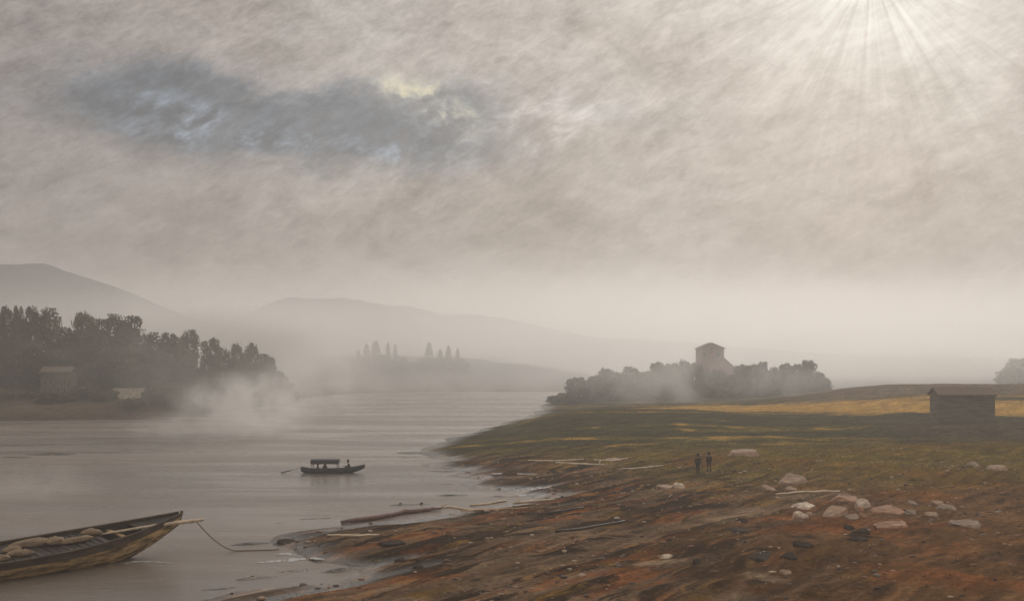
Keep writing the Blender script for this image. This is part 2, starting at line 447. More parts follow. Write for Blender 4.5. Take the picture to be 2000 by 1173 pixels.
def ground_material():
    m = bpy.data.materials.new('soil_and_grass'); m.use_nodes = True; k = NT(m.node_tree); k.t.nodes.clear()
    out = k.n('ShaderNodeOutputMaterial'); p = k.n('ShaderNodeBsdfPrincipled'); k.link(p.outputs[0], out.inputs[0])
    at = k.n('ShaderNodeVertexColor'); at.layer_name = 'soil'
    aw = k.n('ShaderNodeVertexColor'); aw.layer_name = 'wet'
    tc = k.n('ShaderNodeTexCoord')
    mp = k.n('ShaderNodeMapping'); mp.vector_type = 'TEXTURE'; k.link(tc.outputs['Object'], mp.inputs[0]); mp.inputs['Rotation'].default_value = (0, 0, R(55)); mp.inputs['Scale'].default_value = (7.0, 1.0, 1.0)
    wv = k.noise(tc.outputs['Object'], 0.22, 3, 0.5, 0.0, True)
    warped = k.v('ADD', mp.outputs[0], k.v('SCALE', wv, 1.6))
    msk = k.n('ShaderNodeSeparateColor'); k.link(aw.outputs[0], msk.inputs[0])
    n1 = k.noise(tc.outputs['Object'], 3.2, 9, 0.72); n2 = k.noise(warped, 1.5, 9, 0.68, 0.2); n3 = k.noise(warped, 0.7, 8, 0.62, 0.3)
    f1 = k.maprange(n1, 0.28, 0.72, 0.45, 1.6, False); f2 = k.maprange(n2, 0.28, 0.72, 0.45, 1.6, False)
    c = k.v('SCALE', at.outputs[0], k.m('MULTIPLY', f1, f2))
    stm = k.m('ADD', k.m('MULTIPLY', msk.outputs[1], 0.85), 0.12)
    c = k.mix(k.m('MULTIPLY', k.maprange(n3, 0.53, 0.60), stm), c, (0.042, 0.029, 0.020))
    c = k.mix(k.m('MULTIPLY', k.m('MULTIPLY', k.maprange(n2, 0.57, 0.66), stm), 0.8), c, (0.33, 0.185, 0.06))
    c = k.mix(k.m('MULTIPLY', k.m('MULTIPLY', k.maprange(n3, 0.40, 0.34), stm), 0.6), c, (0.21, 0.12, 0.07))
    k.link(c, p.inputs['Base Color'])
    ws = k.n('ShaderNodeSeparateColor'); k.link(aw.outputs[0], ws.inputs[0])
    k.link(k.maprange(ws.outputs[0], 0.55, 1.0, 0.92, 0.4), p.inputs['Roughness'])
    k.link(k.maprange(ws.outputs[0], 0.5, 1.0, 0.0, 0.32), p.inputs['Specular IOR Level'])
    bp = k.n('ShaderNodeBump'); bp.inputs['Strength'].default_value = 0.8; bp.inputs['Distance'].default_value = 0.22
    k.link(k.m('ADD', n1, k.m('MULTIPLY', n2, 0.8)), bp.inputs['Height']); k.link(bp.outputs[0], p.inputs['Normal'])
    return m

def build_ground():
    xs = axis([(-1150, -450, 50), (-450, -120, 6), (-120, -34, 1.6), (-34, 62, 0.42), (62, 100, 0.8), (100, 200, 4), (200, 1150, 50)])
    ys = axis([(-120, 46, 4), (46, 130, 0.36), (130, 200, 0.8), (200, 300, 1.8), (300, 450, 4), (450, 600, 8), (600, 820, 6), (820, 1150, 30)])
    X, Y = np.meshgrid(xs, ys); nx, ny = len(xs), len(ys)
    x, y = X.ravel(), Y.ravel(); z = height(x, y)
    i = np.arange(nx * ny).reshape(ny, nx)
    f = np.stack([i[:-1, :-1], i[:-1, 1:], i[1:, 1:], i[1:, :-1]], -1).reshape(-1, 4)
    me = mesh_np('ground', np.stack([x, y, z], 1), f, True)
    c, w = soil(x, y, z)
    vcol(me, 'soil', c); vcol(me, 'wet', w)
    o = obj('ground', me, ground_material()); tag(o, kind='structure')
    return o
build_ground()

def build_water():
    m = bpy.data.materials.new('lake_water'); m.use_nodes = True; k = NT(m.node_tree)
    p = k.t.nodes['Principled BSDF']
    p.inputs['Base Color'].default_value = (0.17, 0.14, 0.115, 1); p.inputs['Roughness'].default_value = 0.24; p.inputs['IOR'].default_value = 1.33
    tc = k.n('ShaderNodeTexCoord')
    mp = k.n('ShaderNodeMapping'); k.link(tc.outputs['Object'], mp.inputs[0]); mp.inputs['Scale'].default_value = (0.35, 1.0, 1.0); mp.inputs['Rotation'].default_value = (0, 0, R(6))
    mp2 = k.n('ShaderNodeMapping'); k.link(tc.outputs['Object'], mp2.inputs[0]); mp2.inputs['Scale'].default_value = (0.22, 1.0, 1.0)
    a = k.noise(mp.outputs[0], 1.1, 5, 0.62, 0.4); b = k.noise(mp2.outputs[0], 0.10, 5, 0.6, 0.6)
    silt = k.noise(mp2.outputs[0], 0.05, 6, 0.62, 0.8)
    k.link(k.mix(k.maprange(silt, 0.35, 0.65), (0.14, 0.12, 0.10), (0.19, 0.152, 0.12)), p.inputs['Base Color'])
    k.link(k.maprange(b, 0.35, 0.65, 0.2, 0.36), p.inputs['Roughness'])
    patch = k.maprange(b, 0.35, 0.65, 0.2, 1.0)
    bp = k.n('ShaderNodeBump'); bp.inputs['Distance'].default_value = 0.12; k.link(k.m('MULTIPLY', patch, 0.5), bp.inputs['Strength'])
    k.link(a, bp.inputs['Height']); k.link(bp.outputs[0], p.inputs['Normal'])
    me = mesh_py('water', [(-1150, -120, 0), (1150, -120, 0), (1150, 1150, 0), (-1150, 1150, 0)], [(0, 1, 2, 3)])
    tag(obj('water', me, m), kind='structure')
build_water()

# ------------------------------------------------------------------ haze
def volume_mat(name, col, dens, aniso, noise_node=None):
    m = bpy.data.materials.new(name); m.use_nodes = True; k = NT(m.node_tree); k.t.nodes.clear()
    out = k.n('ShaderNodeOutputMaterial'); v = k.n('ShaderNodeVolumePrincipled')
    v.inputs['Color'].default_value = (*col, 1); v.inputs['Density'].default_value = dens; v.inputs['Anisotropy'].default_value = aniso
    k.link(v.outputs[0], out.inputs['Volume'])
    if noise_node: noise_node(k, v)
    return m
HAZE = 0.0009
g = Geo(); g.box(-1160, 1160, -130, 1160, -4, 72)
tag(obj('haze', g.mesh('haze'), volume_mat('haze_air', (0.955, 0.922, 0.885), HAZE, 0.4)), 'pale warm morning haze filling the air over the whole water', 'haze', kind='stuff')

def mist(px, py, d, w_px, h_px, depth, dens, label, seed, low=0.42):
    cx, cz = PX(px, d), PZ(py, d)
    bm = bmesh.new(); bmesh.ops.create_icosphere(bm, subdivisions=3, radius=1.0)
    me = bpy.data.meshes.new('mist_bank'); bm.to_mesh(me); bm.free()
    def nn(k, v):
        tc = k.n('ShaderNodeTexCoord'); geo = k.n('ShaderNodeNewGeometry')
        r = k.v('LENGTH', tc.outputs['Object'])
        fall = k.maprange(r, 1.0, 0.05)
        sh = k.v('ADD', geo.outputs['Position'], (seed * 31.7, 0, 0))
        n = k.noise(sh, 1.6 / (w_px / F * d * 0.25), 4, 0.62, 0.6)
        k.link(k.m('MULTIPLY', k.m('MULTIPLY', fall, k.maprange(n, low - 0.08, low + 0.32)), dens), v.inputs['Density'])
    o = obj('mist_bank', me, volume_mat('mist_bank', (0.975, 0.945, 0.905), dens, 0.62, nn))
    o.location = (cx, d, cz); o.scale = (w_px / F * d / 2, depth / 2, h_px / F * d / 2)
    tag(o, label, 'mist', 'mist banks drifting over the water', 'stuff')
MISTS = [
    (480, 792, 172, 340, 165, 32, 0.24, 'dense white puff of mist on the water below the left wood'),
    (400, 832, 158, 440, 80, 30, 0.12, 'flat tail of mist left of the dense white puff'),
    (610, 742, 226, 360, 190, 28, 0.10, 'soft mist closing the right end of the left wood'),
    (240, 730, 214, 1000, 260, 14, 0.036, 'thin veil of mist drifting in front of the left wood'),
    (60, 985, 98, 340, 210, 20, 0.10, 'thin patch of mist above the moored barge at the left edge'),
    (330, 640, 325, 1000, 180, 60, 0.07, 'pale mist filling the valley behind the left wood'),
    (550, 690, 330, 520, 230, 60, 0.10, 'broad white mist rising beyond the right end of the left wood'),
    (1340, 742, 268, 860, 170, 22, 0.10, 'low mist lying along the foot of the trees on the point'),
    (1800, 705, 345, 700, 150, 70, 0.06, 'bright white mist behind the field at the right'),
    (860, 752, 375, 760, 84, 40, 0.05, 'flat mist along the far shore below the conifers'),
    (1180, 742, 360, 520, 90, 40, 0.045, 'bright mist on the water left of the point trees'),
]
for i_, q in enumerate(MISTS):
    mist(*q, seed=i_ + 1)
mist(1000, 690, 460, 6000, 400, 500, 0.0085, 'wide veil of mist over the far water hiding the foot of the hills', 11, low=0.2)
#==PART2==
# ------------------------------------------------------------------ materials for things
def mat(name, col, rough=0.8, var=0.25, scale=3.0, stretch=(1, 1, 1), spec=0.25, bump=0.0, attr=None, objvar=0.0, transl=0.0, dark=None, coord='Object'):
    m = bpy.data.materials.new(name); m.use_nodes = True; k = NT(m.node_tree); k.t.nodes.clear()
    out = k.n('ShaderNodeOutputMaterial'); p = k.n('ShaderNodeBsdfPrincipled')
    tc = k.n('ShaderNodeTexCoord'); mp = k.n('ShaderNodeMapping'); k.link(tc.outputs[coord], mp.inputs[0]); mp.inputs['Scale'].default_value = stretch
    n = k.noise(mp.outputs[0], scale, 7, 0.65)
    c = k.mix(k.maprange(n, 0.34, 0.66), tuple(x * (1 - var) for x in (dark or col)), tuple(x * (1 + var) for x in col))
    if attr:
        a = k.n('ShaderNodeVertexColor'); a.layer_name = attr
        c = k.mix(1.0, c, a.outputs[0], 'MULTIPLY')
    if objvar:
        oi = k.n('ShaderNodeObjectInfo')
        c = k.v('SCALE', c, k.maprange(oi.outputs['Random'], 0, 1, 1 - objvar, 1 + objvar, False))
    k.link(c, p.inputs['Base Color'])
    p.inputs['Roughness'].default_value = rough; p.inputs['Specular IOR Level'].default_value = spec
    if bump:
        bp = k.n('ShaderNodeBump'); bp.inputs['Strength'].default_value = 0.7; bp.inputs['Distance'].default_value = bump
        k.link(n, bp.inputs['Height']); k.link(bp.outputs[0], p.inputs['Normal'])
    if transl:
        tr = k.n('ShaderNodeBsdfTranslucent'); k.link(c, tr.inputs[0])
        mx = k.n('ShaderNodeMixShader'); mx.inputs[0].default_value = transl
        k.link(p.outputs[0], mx.inputs[1]); k.link(tr.outputs[0], mx.inputs[2]); k.link(mx.outputs[0], out.inputs[0])
    else:
        k.link(p.outputs[0], out.inputs[0])
    return m
M = {
    'leaf_left': mat('leaf_olive', (0.092, 0.084, 0.042), 0.75, 0.3, 0.8, attr='tint', objvar=0.25, transl=0.3),
    'leaf_teal': mat('leaf_blue_green', (0.055, 0.075, 0.068), 0.75, 0.3, 0.8, attr='tint', objvar=0.2, transl=0.25),
    'leaf_point': mat('leaf_grey_green', (0.115, 0.105, 0.068), 0.75, 0.25, 0.8, attr='tint', objvar=0.2, transl=0.3),
    'bark': mat('bark', (0.10, 0.075, 0.052), 0.9, 0.35, 6.0, (1, 1, 0.2), bump=0.02),
    'stone_tan': mat('stone_tan', (0.36, 0.245, 0.165), 0.85, 0.22, 1.6, bump=0.06, objvar=0.1),
    'stone_pale': mat('stone_pale', (0.62, 0.52, 0.40), 0.8, 0.2, 1.8, bump=0.05, dark=(0.5, 0.38, 0.27)),
    'stone_red': mat('stone_red', (0.33, 0.185, 0.105), 0.85, 0.25, 1.8, bump=0.06),
    'stone_grey': mat('stone_grey', (0.31, 0.235, 0.175), 0.85, 0.25, 1.8, bump=0.06),
    'stone_dark': mat('stone_dark', (0.05, 0.036, 0.028), 0.95, 0.4, 2.2, bump=0.08, spec=0.04),
    'wood_pale': mat('wood_pale', (0.62, 0.50, 0.36), 0.8, 0.25, 4.0, (0.2, 1, 1), bump=0.01),
    'wood_red': mat('wood_red_brown', (0.16, 0.085, 0.065), 0.6, 0.3, 4.0, (0.2, 1, 1), bump=0.015, spec=0.4),
    'wood_orange': mat('wood_orange', (0.44, 0.24, 0.11), 0.75, 0.25, 4.0, (0.2, 1, 1), bump=0.01),
    'wood_dark': mat('wood_tarred', (0.042, 0.034, 0.028), 0.65, 0.4, 3.0, (0.25, 1, 1), bump=0.01),
    'wood_rim': mat('rim_wood', (0.085, 0.062, 0.042), 0.7, 0.4, 3.0, (0.25, 1, 1), bump=0.01),
    'hull': mat('hull_wood', (0.52, 0.36, 0.175), 0.65, 0.3, 2.4, (0.3, 1, 1.6), bump=0.012, dark=(0.15, 0.105, 0.06)),
    'sack': mat('sack_cloth', (0.25, 0.185, 0.12), 0.95, 0.2, 5.0, bump=0.02),
    'rope': mat('rope_fibre', (0.20, 0.15, 0.10), 0.95, 0.2, 20.0),
    'slate': mat('ferry_paint', (0.05, 0.062, 0.075), 0.6, 0.3, 3.0),
    'canvas': mat('canopy_canvas', (0.05, 0.058, 0.064), 0.9, 0.2, 3.0),
    'cloth_dark': mat('dark_cloth', (0.042, 0.036, 0.03), 0.95, 0.3, 6.0),
    'cloth_grey': mat('grey_cloth', (0.10, 0.10, 0.098), 0.95, 0.3, 6.0),
    'cloth_brown': mat('brown_cloth', (0.07, 0.058, 0.044), 0.95, 0.3, 6.0),
    'skin': mat('skin', (0.42, 0.27, 0.20), 0.6, 0.08, 8.0),
    'hair': mat('hair', (0.04, 0.03, 0.022), 0.8, 0.2, 30.0),
    'brick_mauve': mat('brick_mauve', (0.22, 0.115, 0.10), 0.9, 0.2, 0.8, bump=0.03),
    'roof_mauve': mat('roof_mauve', (0.14, 0.085, 0.075), 0.85, 0.2, 1.5, (1, 4, 1)),
    'plaster_old': mat('plaster_old', (0.12, 0.11, 0.085), 0.9, 0.22, 0.9),
    'roof_old': mat('roof_old', (0.12, 0.095, 0.075), 0.9, 0.25, 1.5, (1, 5, 1)),
    'pane': mat('window_dark', (0.02, 0.02, 0.02), 0.2, 0.2, 3.0, spec=0.5),
    'frame': mat('window_frame', (0.20, 0.165, 0.14), 0.8, 0.15, 3.0),
    'hut_wall': mat('hut_boards', (0.14, 0.115, 0.085), 0.9, 0.3, 1.4, (0.25, 0.25, 3), bump=0.03),
    'hut_roof': mat('hut_thatch', (0.16, 0.12, 0.09), 0.95, 0.25, 2.0, (3, 1, 1), bump=0.05),
    'wall_stone': mat('limewashed_stone', (0.52, 0.45, 0.35), 0.9, 0.2, 1.5, bump=0.04),
    'foam': mat('foam', (0.42, 0.42, 0.41), 0.7, 0.15, 6.0),  # pale grey shared by the foam edges and the ripple lines
    'grass': mat('grass_blades', (0.5, 0.5, 0.5), 0.85, 0.1, 2.0, attr='tint', transl=0.5),
    'pebble': mat('pebbles', (0.5, 0.5, 0.5), 0.85, 0.2, 3.0, attr='tint'),
}
ORD = ['first', 'second', 'third', 'fourth', 'fifth', 'sixth', 'seventh', 'eighth', 'ninth', 'tenth', 'eleventh', 'twelfth', 'thirteenth', 'fourteenth', 'fifteenth',
       'sixteenth', 'seventeenth', 'eighteenth', 'nineteenth', 'twentieth', 'twenty-first', 'twenty-second', 'twenty-third', 'twenty-fourth', 'twenty-fifth', 'twenty-sixth']

# ------------------------------------------------------------------ trees
def crown_mesh(name, seed, profile, n, leaf, puffs, mat_):
    """leaf-sized quads gathered in puffs inside a unit-high crown; profile(t) = half width at relative height t"""
    rg = np.random.default_rng(seed)
    pc, pr = [], []
    while len(pc) < puffs:
        t = rg.uniform(0.02, 0.95); w = profile(t)
        a = rg.uniform(0, 2 * math.pi); q = math.sqrt(rg.uniform(0.15, 1.0))
        pr.append(rg.uniform(0.55, 1.0) * (0.03 + 0.30 * w)); rr = max(0.0, w - 0.55 * pr[-1]) * q
        pc.append((rr * math.cos(a), rr * math.sin(a), t))
    pc = np.array(pc); pr = np.array(pr)
    idx = rg.choice(puffs, n, p=pr ** 2 / (pr ** 2).sum())
    d = rg.normal(size=(n, 3)); d /= np.linalg.norm(d, axis=1)[:, None]
    rad = rg.uniform(0.35, 1.08, n) ** 0.6
    c = pc[idx] + d * (pr[idx] * rad)[:, None] * np.array([1, 1, 0.95])
    u = rg.normal(size=(n, 3)); u /= np.linalg.norm(u, axis=1)[:, None]
    v = np.cross(u, rg.normal(size=(n, 3))); v /= np.linalg.norm(v, axis=1)[:, None]
    s = leaf * rg.uniform(0.6, 1.4, n)[:, None]
    V = np.stack([c - u * s, c + v * s * 0.7, c + u * s, c - v * s * 0.7], 1).reshape(-1, 3)
    me = mesh_np(name, V, np.arange(4 * n).reshape(n, 4))
    tint = (rg.uniform(0.65, 1.35, puffs)[idx] * rg.uniform(0.75, 1.25, n))[:, None] * np.array([1, 1, 1.0])
    tint = tint * (1 + 0.12 * rg.normal(size=(n, 1)) * np.array([1, 0.2, -0.6]))
    vcol(me, 'tint', np.repeat(np.clip(tint, 0.3, 1.9), 4, 0))
    me.materials.append(mat_)
    return me

def trunk_mesh(name, seed, w):
    rnd = random.Random(seed); g = Geo()
    b = [(0, 0, -0.03)]
    for i in range(1, 6):
        b.append((b[-1][0] + rnd.uniform(-0.012, 0.012), b[-1][1] + rnd.uniform(-0.012, 0.012), 0.17 * i))
    g.tube(b, [0.030, 0.024, 0.020, 0.016, 0.011, 0.004], 8)
    for i in range(7):
        z = rnd.uniform(0.2, 0.7); a = rnd.uniform(0, 6.28); L = w * rnd.uniform(0.6, 0.9)
        p0 = Vector((0, 0, z)); p2 = p0 + Vector((math.cos(a) * L, math.sin(a) * L, rnd.uniform(0.08, 0.2))); p1 = (p0 + p2) / 2 + Vector((0, 0, -0.02))
        g.tube([p0, p1, p2], [0.011, 0.007, 0.002], 5)
    me = g.mesh(name, True); me.materials.append(M['bark'])
    return me

def p_oval(w, base=0.10):
    def f(t):
        if t < base: return 0.0
        if t < 0.68: return w * (0.78 + 0.22 * (t - base) / (0.68 - base))
        return w * max(0.0, 1 - ((t - 0.68) / 0.32) ** 2.2) ** 0.5
    return f
def p_round(w):
    return lambda t: w * max(0.0, 1 - (abs(t - 0.46) / 0.54) ** 2.3) ** 0.6
def p_cone(w, base=0.08):
    return lambda t: 0.0 if t < base else w * (1 - (t - base) / (1 - base)) ** 0.8 + 0.01
PROTO = {}
def proto(kind, i):
    key = (kind, i)
    if key not in PROTO:
        sd = hash(kind) % 1 + {'left': 100, 'point': 200, 'cone': 300, 'bush': 400, 'teal': 500}[kind] + i * 7
        if kind == 'cone':
            PROTO[key] = (crown_mesh('crown', sd, p_cone(0.20), 2600, 0.022, 70, M['leaf_teal']), trunk_mesh('trunk', sd, 0.16))
        elif kind == 'bush':
            PROTO[key] = (crown_mesh('crown', sd, p_round(0.5), 2600, 0.045, 40, M['leaf_left']), trunk_mesh('trunk', sd, 0.4))
        elif kind == 'teal':
            PROTO[key] = (crown_mesh('crown', sd, p_round(0.34), 3600, 0.026, 60, M['leaf_teal']), trunk_mesh('trunk', sd, 0.25))
        elif kind == 'point':
            PROTO[key] = (crown_mesh('crown', sd, p_round(0.36), 4200, 0.026, 70, M['leaf_point']), trunk_mesh('trunk', sd, 0.28))
        else:
            PROTO[key] = (crown_mesh('crown', sd, p_oval(0.27, 0.03), 6500, 0.018, 110, M['leaf_left']), trunk_mesh('trunk', sd, 0.2))
    return PROTO[key]
HALF = {'left': 0.27, 'point': 0.36, 'cone': 0.20, 'bush': 0.5, 'teal': 0.34}
rt = random.Random(4)
SHX = [-100, 60, 200, 300, 380, 450, 520, 570, 610, 700]; SHY = [826, 822, 820, 819, 812, 804, 792, 782, 774, 767]
def tree(name, kind, px, top_y, w_px, d, label, group, cat='tree'):
    if px < 640 and d < 330:
        d = max(d, CAMZ * F / (float(np.interp(px, SHX, SHY)) - HOR) + (4 if kind == 'bush' else 8 + (d - 243) * 0.5))
    x = PX(px, d); z0 = Hs(x, d) - 0.1; h = PZ(top_y, d) - z0; w = w_px / F * d / 2
    c, t = proto(kind, rt.randrange(3))
    r = empty(name, (x, d, z0), 0, label, cat, group)
    rz = rt.uniform(0, 6.28)
    for nm, me in (('crown', c), ('trunk', t)):
        o = obj(nm, me, None, r); k = w / HALF[kind] * 1.02
        if nm == 'trunk': k = max(k, h * 0.55)
        o.scale = (k, k, h); o.rotation_euler = (0, 0, rz)
    return r

SKY = [(-18, 601, 52, 262), (13, 597, 30, 258), (36, 596, 30, 264), (60, 597, 40, 257), (97, 599, 48, 261), (130, 638, 46, 254), (166, 609, 52, 257), (194, 621, 52, 263), (224, 611, 44, 258),
       (258, 615, 60, 261), (300, 647, 40, 252), (332, 649, 50, 256), (369, 642, 44, 252), (411, 660, 46, 250), (437, 678, 40, 247), (463, 670, 30, 250), (488, 668, 34, 251), (516, 690, 44, 247), (541, 722, 42, 245), (561, 748, 34, 244)]
for i, (px, ty, w, d) in enumerate(SKY):
    tree('dome_tree', 'left', px, ty, w * 1.02, d, 'dark rounded tree on the left wood skyline, %s from the left edge' % ORD[i], 'skyline trees of the left wood')
sx = [q[0] for q in SKY]; sy = [q[1] for q in SKY]
i = 0
for row, (dd, off, step, lo) in enumerate([(250, 62, 44, 'middle'), (243, 100, 46, 'front')]):
    px = -34 + row * 20; i = 0
    while px < 560:
        ty = float(np.interp(px, sx, sy)) + off + rt.uniform(-12, 16)
        d = dd + rt.uniform(-2, 2)
        x = PX(px, d); gy = HOR + (CAMZ - Hs(x, d)) / d * F
        if gy - ty > 22:
            tree('wood_tree', 'left', px, ty, rt.uniform(52, 74), d, 'bushy tree in the %s row of the left wood, %s from the left' % (lo, ORD[i]), '%s row of the left wood' % lo)
            i += 1
        px += step * rt.uniform(0.8, 1.2)
for i, (px, ty, w, d) in enumerate([(8, 762, 60, 226), (46, 764, 50, 228), (92, 768, 56, 224), (128, 766, 50, 227), (166, 748, 60, 232), (205, 758, 54, 228), (262, 776, 60, 222), (306, 752, 60, 230), (350, 760, 64, 226),
                                    (395, 752, 56, 232), (432, 758, 60, 232), (470, 750, 56, 238), (506, 752, 60, 240), (536, 756, 50, 242), (572, 764, 34, 242), (598, 768, 24, 242)]):
    tree('waterside_bush', 'bush', px, ty, w, d, 'low round bush at the foot of the left wood, %s from the left' % ORD[i], 'bushes below the left wood', 'bush')

PT = [(1081, 774, 30), (1099, 762, 34), (1129, 737, 50), (1161, 729, 40), (1182, 720, 42), (1206, 721, 40), (1229, 716, 42), (1262, 719, 36), (1284, 707, 36), (1303, 705, 38), (1321, 709, 36),
      (1336, 697, 32), (1357, 709, 38), (1380, 716, 40), (1402, 722, 36), (1426, 727, 34), (1448, 712, 36), (1470, 706, 32), (1491, 706, 30), (1512, 711, 34), (1535, 710, 34), (1557, 705, 34), (1577, 703, 38), (1598, 722, 30), (1612, 738, 22)]
for i, (px, ty, w) in enumerate(PT):
    d = 300 + 6 * math.sin(i * 2.1) - (14 if px < 1150 else 0)
    tree('point_tree', 'point', px, ty + (4 if i % 2 else -2), w * 1.12, d, 'misty grey-green tree on the point skyline, %s from the left' % ORD[i], 'skyline trees on the point')
k_ = 0
for i in range(19):
    px = 1092 + i * 28.5 + rt.uniform(-6, 6)
    if abs(px - 1306) < 14: continue
    top = float(np.interp(px, [1080, 1130, 1300, 1400, 1580, 1620], [784, 766, 744, 750, 746, 756])) + rt.uniform(-6, 8)
    tree('point_shrub_tree', 'point', px, top, rt.uniform(38, 52), 287 + rt.uniform(-4, 3) - (8 if px < 1150 else 0), 'small pale tree in front of the point skyline trees, %s from the left' % ORD[k_], 'front trees on the point')
    k_ += 1
tree('dark_tree', 'teal', 1306, 729, 34, 279, 'dark blue-green tree standing out in front of the pale trees', 'point trees')
for i, (px, ty, w, lab) in enumerate([(700, 682, 22, 'leftmost far blue conifer at the mist edge'), (716, 670, 22, 'far conifer just left of the widest one'), (734, 663, 30, 'widest of the far blue conifers beyond the water'),
                          (758, 667, 17, 'left one of the close pair of far conifers'), (772, 671, 16, 'right one of the close pair of far conifers'), (838, 667, 26, 'pointed far conifer alone right of the gap'),
                          (860, 680, 22, 'lowest far conifer near the right end'), (876, 672, 20, 'far conifer second from the right end'), (894, 678, 14, 'small rightmost far conifer')]):
    tree('conifer', 'cone', px, ty, w, 428 + 3 * (i % 3), lab, 'conifers on the far shore')
for i, (px, ty, w) in enumerate([(705, 695, 46), (745, 692, 50), (785, 696, 44), (825, 699, 40), (862, 697, 46), (898, 701, 44)]):
    tree('far_bush', 'teal', px, ty, w, 424, 'low dark bush among the far conifers, %s from the left' % ORD[i], 'bushes on the far shore', 'bush')
tree('edge_tree', 'point', 1990, 698, 90, 372, 'pale misty tree at the right edge behind the hut', None)

# ------------------------------------------------------------------ buildings
def roof_gable(x0, x1, y0, y1, z, hgt, over=0.4, along='x', th=0.18):
    g = Geo()
    if along == 'x':
        ym = (y0 + y1) / 2; k = hgt / (ym - y0)
        for s, ya in ((-1, y0 - over), (1, y1 + over)):
            zz = z - over * k
            v = [(x0 - over, ya, zz), (x1 + over, ya, zz), (x1 + over, ym, z + hgt), (x0 - over, ym, z + hgt)]
            g.add(v + [(a, b, c + th) for a, b, c in v], [(0, 1, 2, 3), (7, 6, 5, 4), (0, 4, 5, 1), (1, 5, 6, 2), (2, 6, 7, 3), (3, 7, 4, 0)])
    else:
        xm = (x0 + x1) / 2; k = hgt / (xm - x0)
        for xa in (x0 - over, x1 + over):
            zz = z - over * k
            v = [(xa, y0 - over, zz), (xa, y1 + over, zz), (xm, y1 + over, z + hgt), (xm, y0 - over, z + hgt)]
            g.add(v + [(a, b, c + th) for a, b, c in v], [(0, 1, 2, 3), (7, 6, 5, 4), (0, 4, 5, 1), (1, 5, 6, 2), (2, 6, 7, 3), (3, 7, 4, 0)])
    return g.mesh('roof')
def wall_gable(x0, x1, y0, y1, z0, z, hgt, along):
    g = Geo()
    if along == 'x':
        ym = (y0 + y1) / 2
        v = [(y0, z0), (y1, z0), (y1, z), (ym, z + hgt), (y0, z)]
        g.add([(x0, a, b) for a, b in v] + [(x1, a, b) for a, b in v], [(0, 1, 2, 3, 4), (9, 8, 7, 6, 5)] + [(i, i + 5, (i + 1) % 5 + 5, (i + 1) % 5) for i in range(5)])
    else:
        xm = (x0 + x1) / 2
        g.prism([(x0, z0), (x1, z0), (x1, z), (xm, z + hgt), (x0, z)], y0, y1)
    return g.mesh('wall')
def window(parent, x, z, w, h, y):
    g = Geo(); f = 0.12
    g.box(x - w / 2, x + w / 2, y - 0.09, y + 0.02, z, z + f); g.box(x - w / 2, x + w / 2, y - 0.09, y + 0.02, z + h - f, z + h)
    g.box(x - w / 2, x - w / 2 + f, y - 0.09, y + 0.02, z + f, z + h - f); g.box(x + w / 2 - f, x + w / 2, y - 0.09, y + 0.02, z + f, z + h - f)
    o = obj('window', g.mesh('window'), M['frame'], parent)
    g = Geo(); g.box(x - w / 2 + f, x + w / 2 - f, y - 0.05, y + 0.01, z + f, z + h - f); obj('pane', g.mesh('pane'), M['pane'], o)

# tower house on the point
d = 322.0; x0, x1 = PX(1366, d), PX(1414, d); zb = Hs((x0 + x1) / 2, d); w = x1 - x0; hw = PZ(680, d) - zb
tw = empty('tower_house', ((x0 + x1) / 2, d, zb), 0, 'mauve brick tower with a low gable roof rising above the misty trees', 'tower')
obj('wall', wall_gable(-w / 2, w / 2, 0, w, -0.5, hw, 1.35, 'y'), M['brick_mauve'], tw)
obj('roof', roof_gable(-w / 2, w / 2, 0, w, hw + 0.02, 1.35, 0.35, 'y'), M['roof_mauve'], tw)
window(tw, 0.0, hw - 0.5, 0.8, 0.9, 0.0); window(tw, -1.9, hw - 2.2, 1.0, 1.3, 0.0); window(tw, 1.7, hw - 2.2, 1.0, 1.3, 0.0)
an = Geo(); ax0, ax1 = w / 2 + 0.02, PX(1438, d) - (x0 + x1) / 2; az0, az1 = PZ(699, d) - zb, PZ(722, d) - zb
an.prism([(ax0, -0.5), (ax1, -0.5), (ax1, az1), (ax0, az0)], 0.6, w - 0.6)
av = obj('annex_wall', an.mesh('annex_wall'), M['brick_mauve'], tw)
an = Geo(); an.prism([(ax0, az0 + 0.03), (ax1 + 0.4, az1 - 0.12), (ax1 + 0.4, az1 + 0.1), (ax0, az0 + 0.25)], 0.3, w - 0.3); obj('annex_roof', an.mesh('annex_roof'), M['roof_mauve'], av)

# hut at the right
d = 172.0; x0, x1 = PX(1836, d), PX(1941, d); xm = (x0 + x1) / 2; zb = Hs(xm, d); w = x1 - x0; hw = PZ(772, d) - zb
hut = empty('field_hut', (xm, d, zb), R(-4), 'long dark field hut with a low pale roof at the right edge', 'hut')
obj('wall', wall_gable(-w / 2, w / 2, 0, 5.0, -0.6, hw, 0.9, 'x'), M['hut_wall'], hut)
obj('roof', roof_gable(-w / 2, w / 2, 0, 5.0, hw + 0.02, 0.9, 0.3, 'x', 0.22), M['hut_roof'], hut)
g = Geo(); g.box(-w / 2 - 0.06, -w / 2 + 0.12, -0.06, 0.1, -0.6, hw - 0.1); obj('corner_post', g.mesh('corner_post'), M['hut_wall'], hut)
g = Geo(); g.box(w / 2 - 0.12, w / 2 + 0.06, -0.06, 0.1, -0.6, hw - 0.1); obj('corner_post', g.mesh('corner_post'), M['hut_wall'], hut)

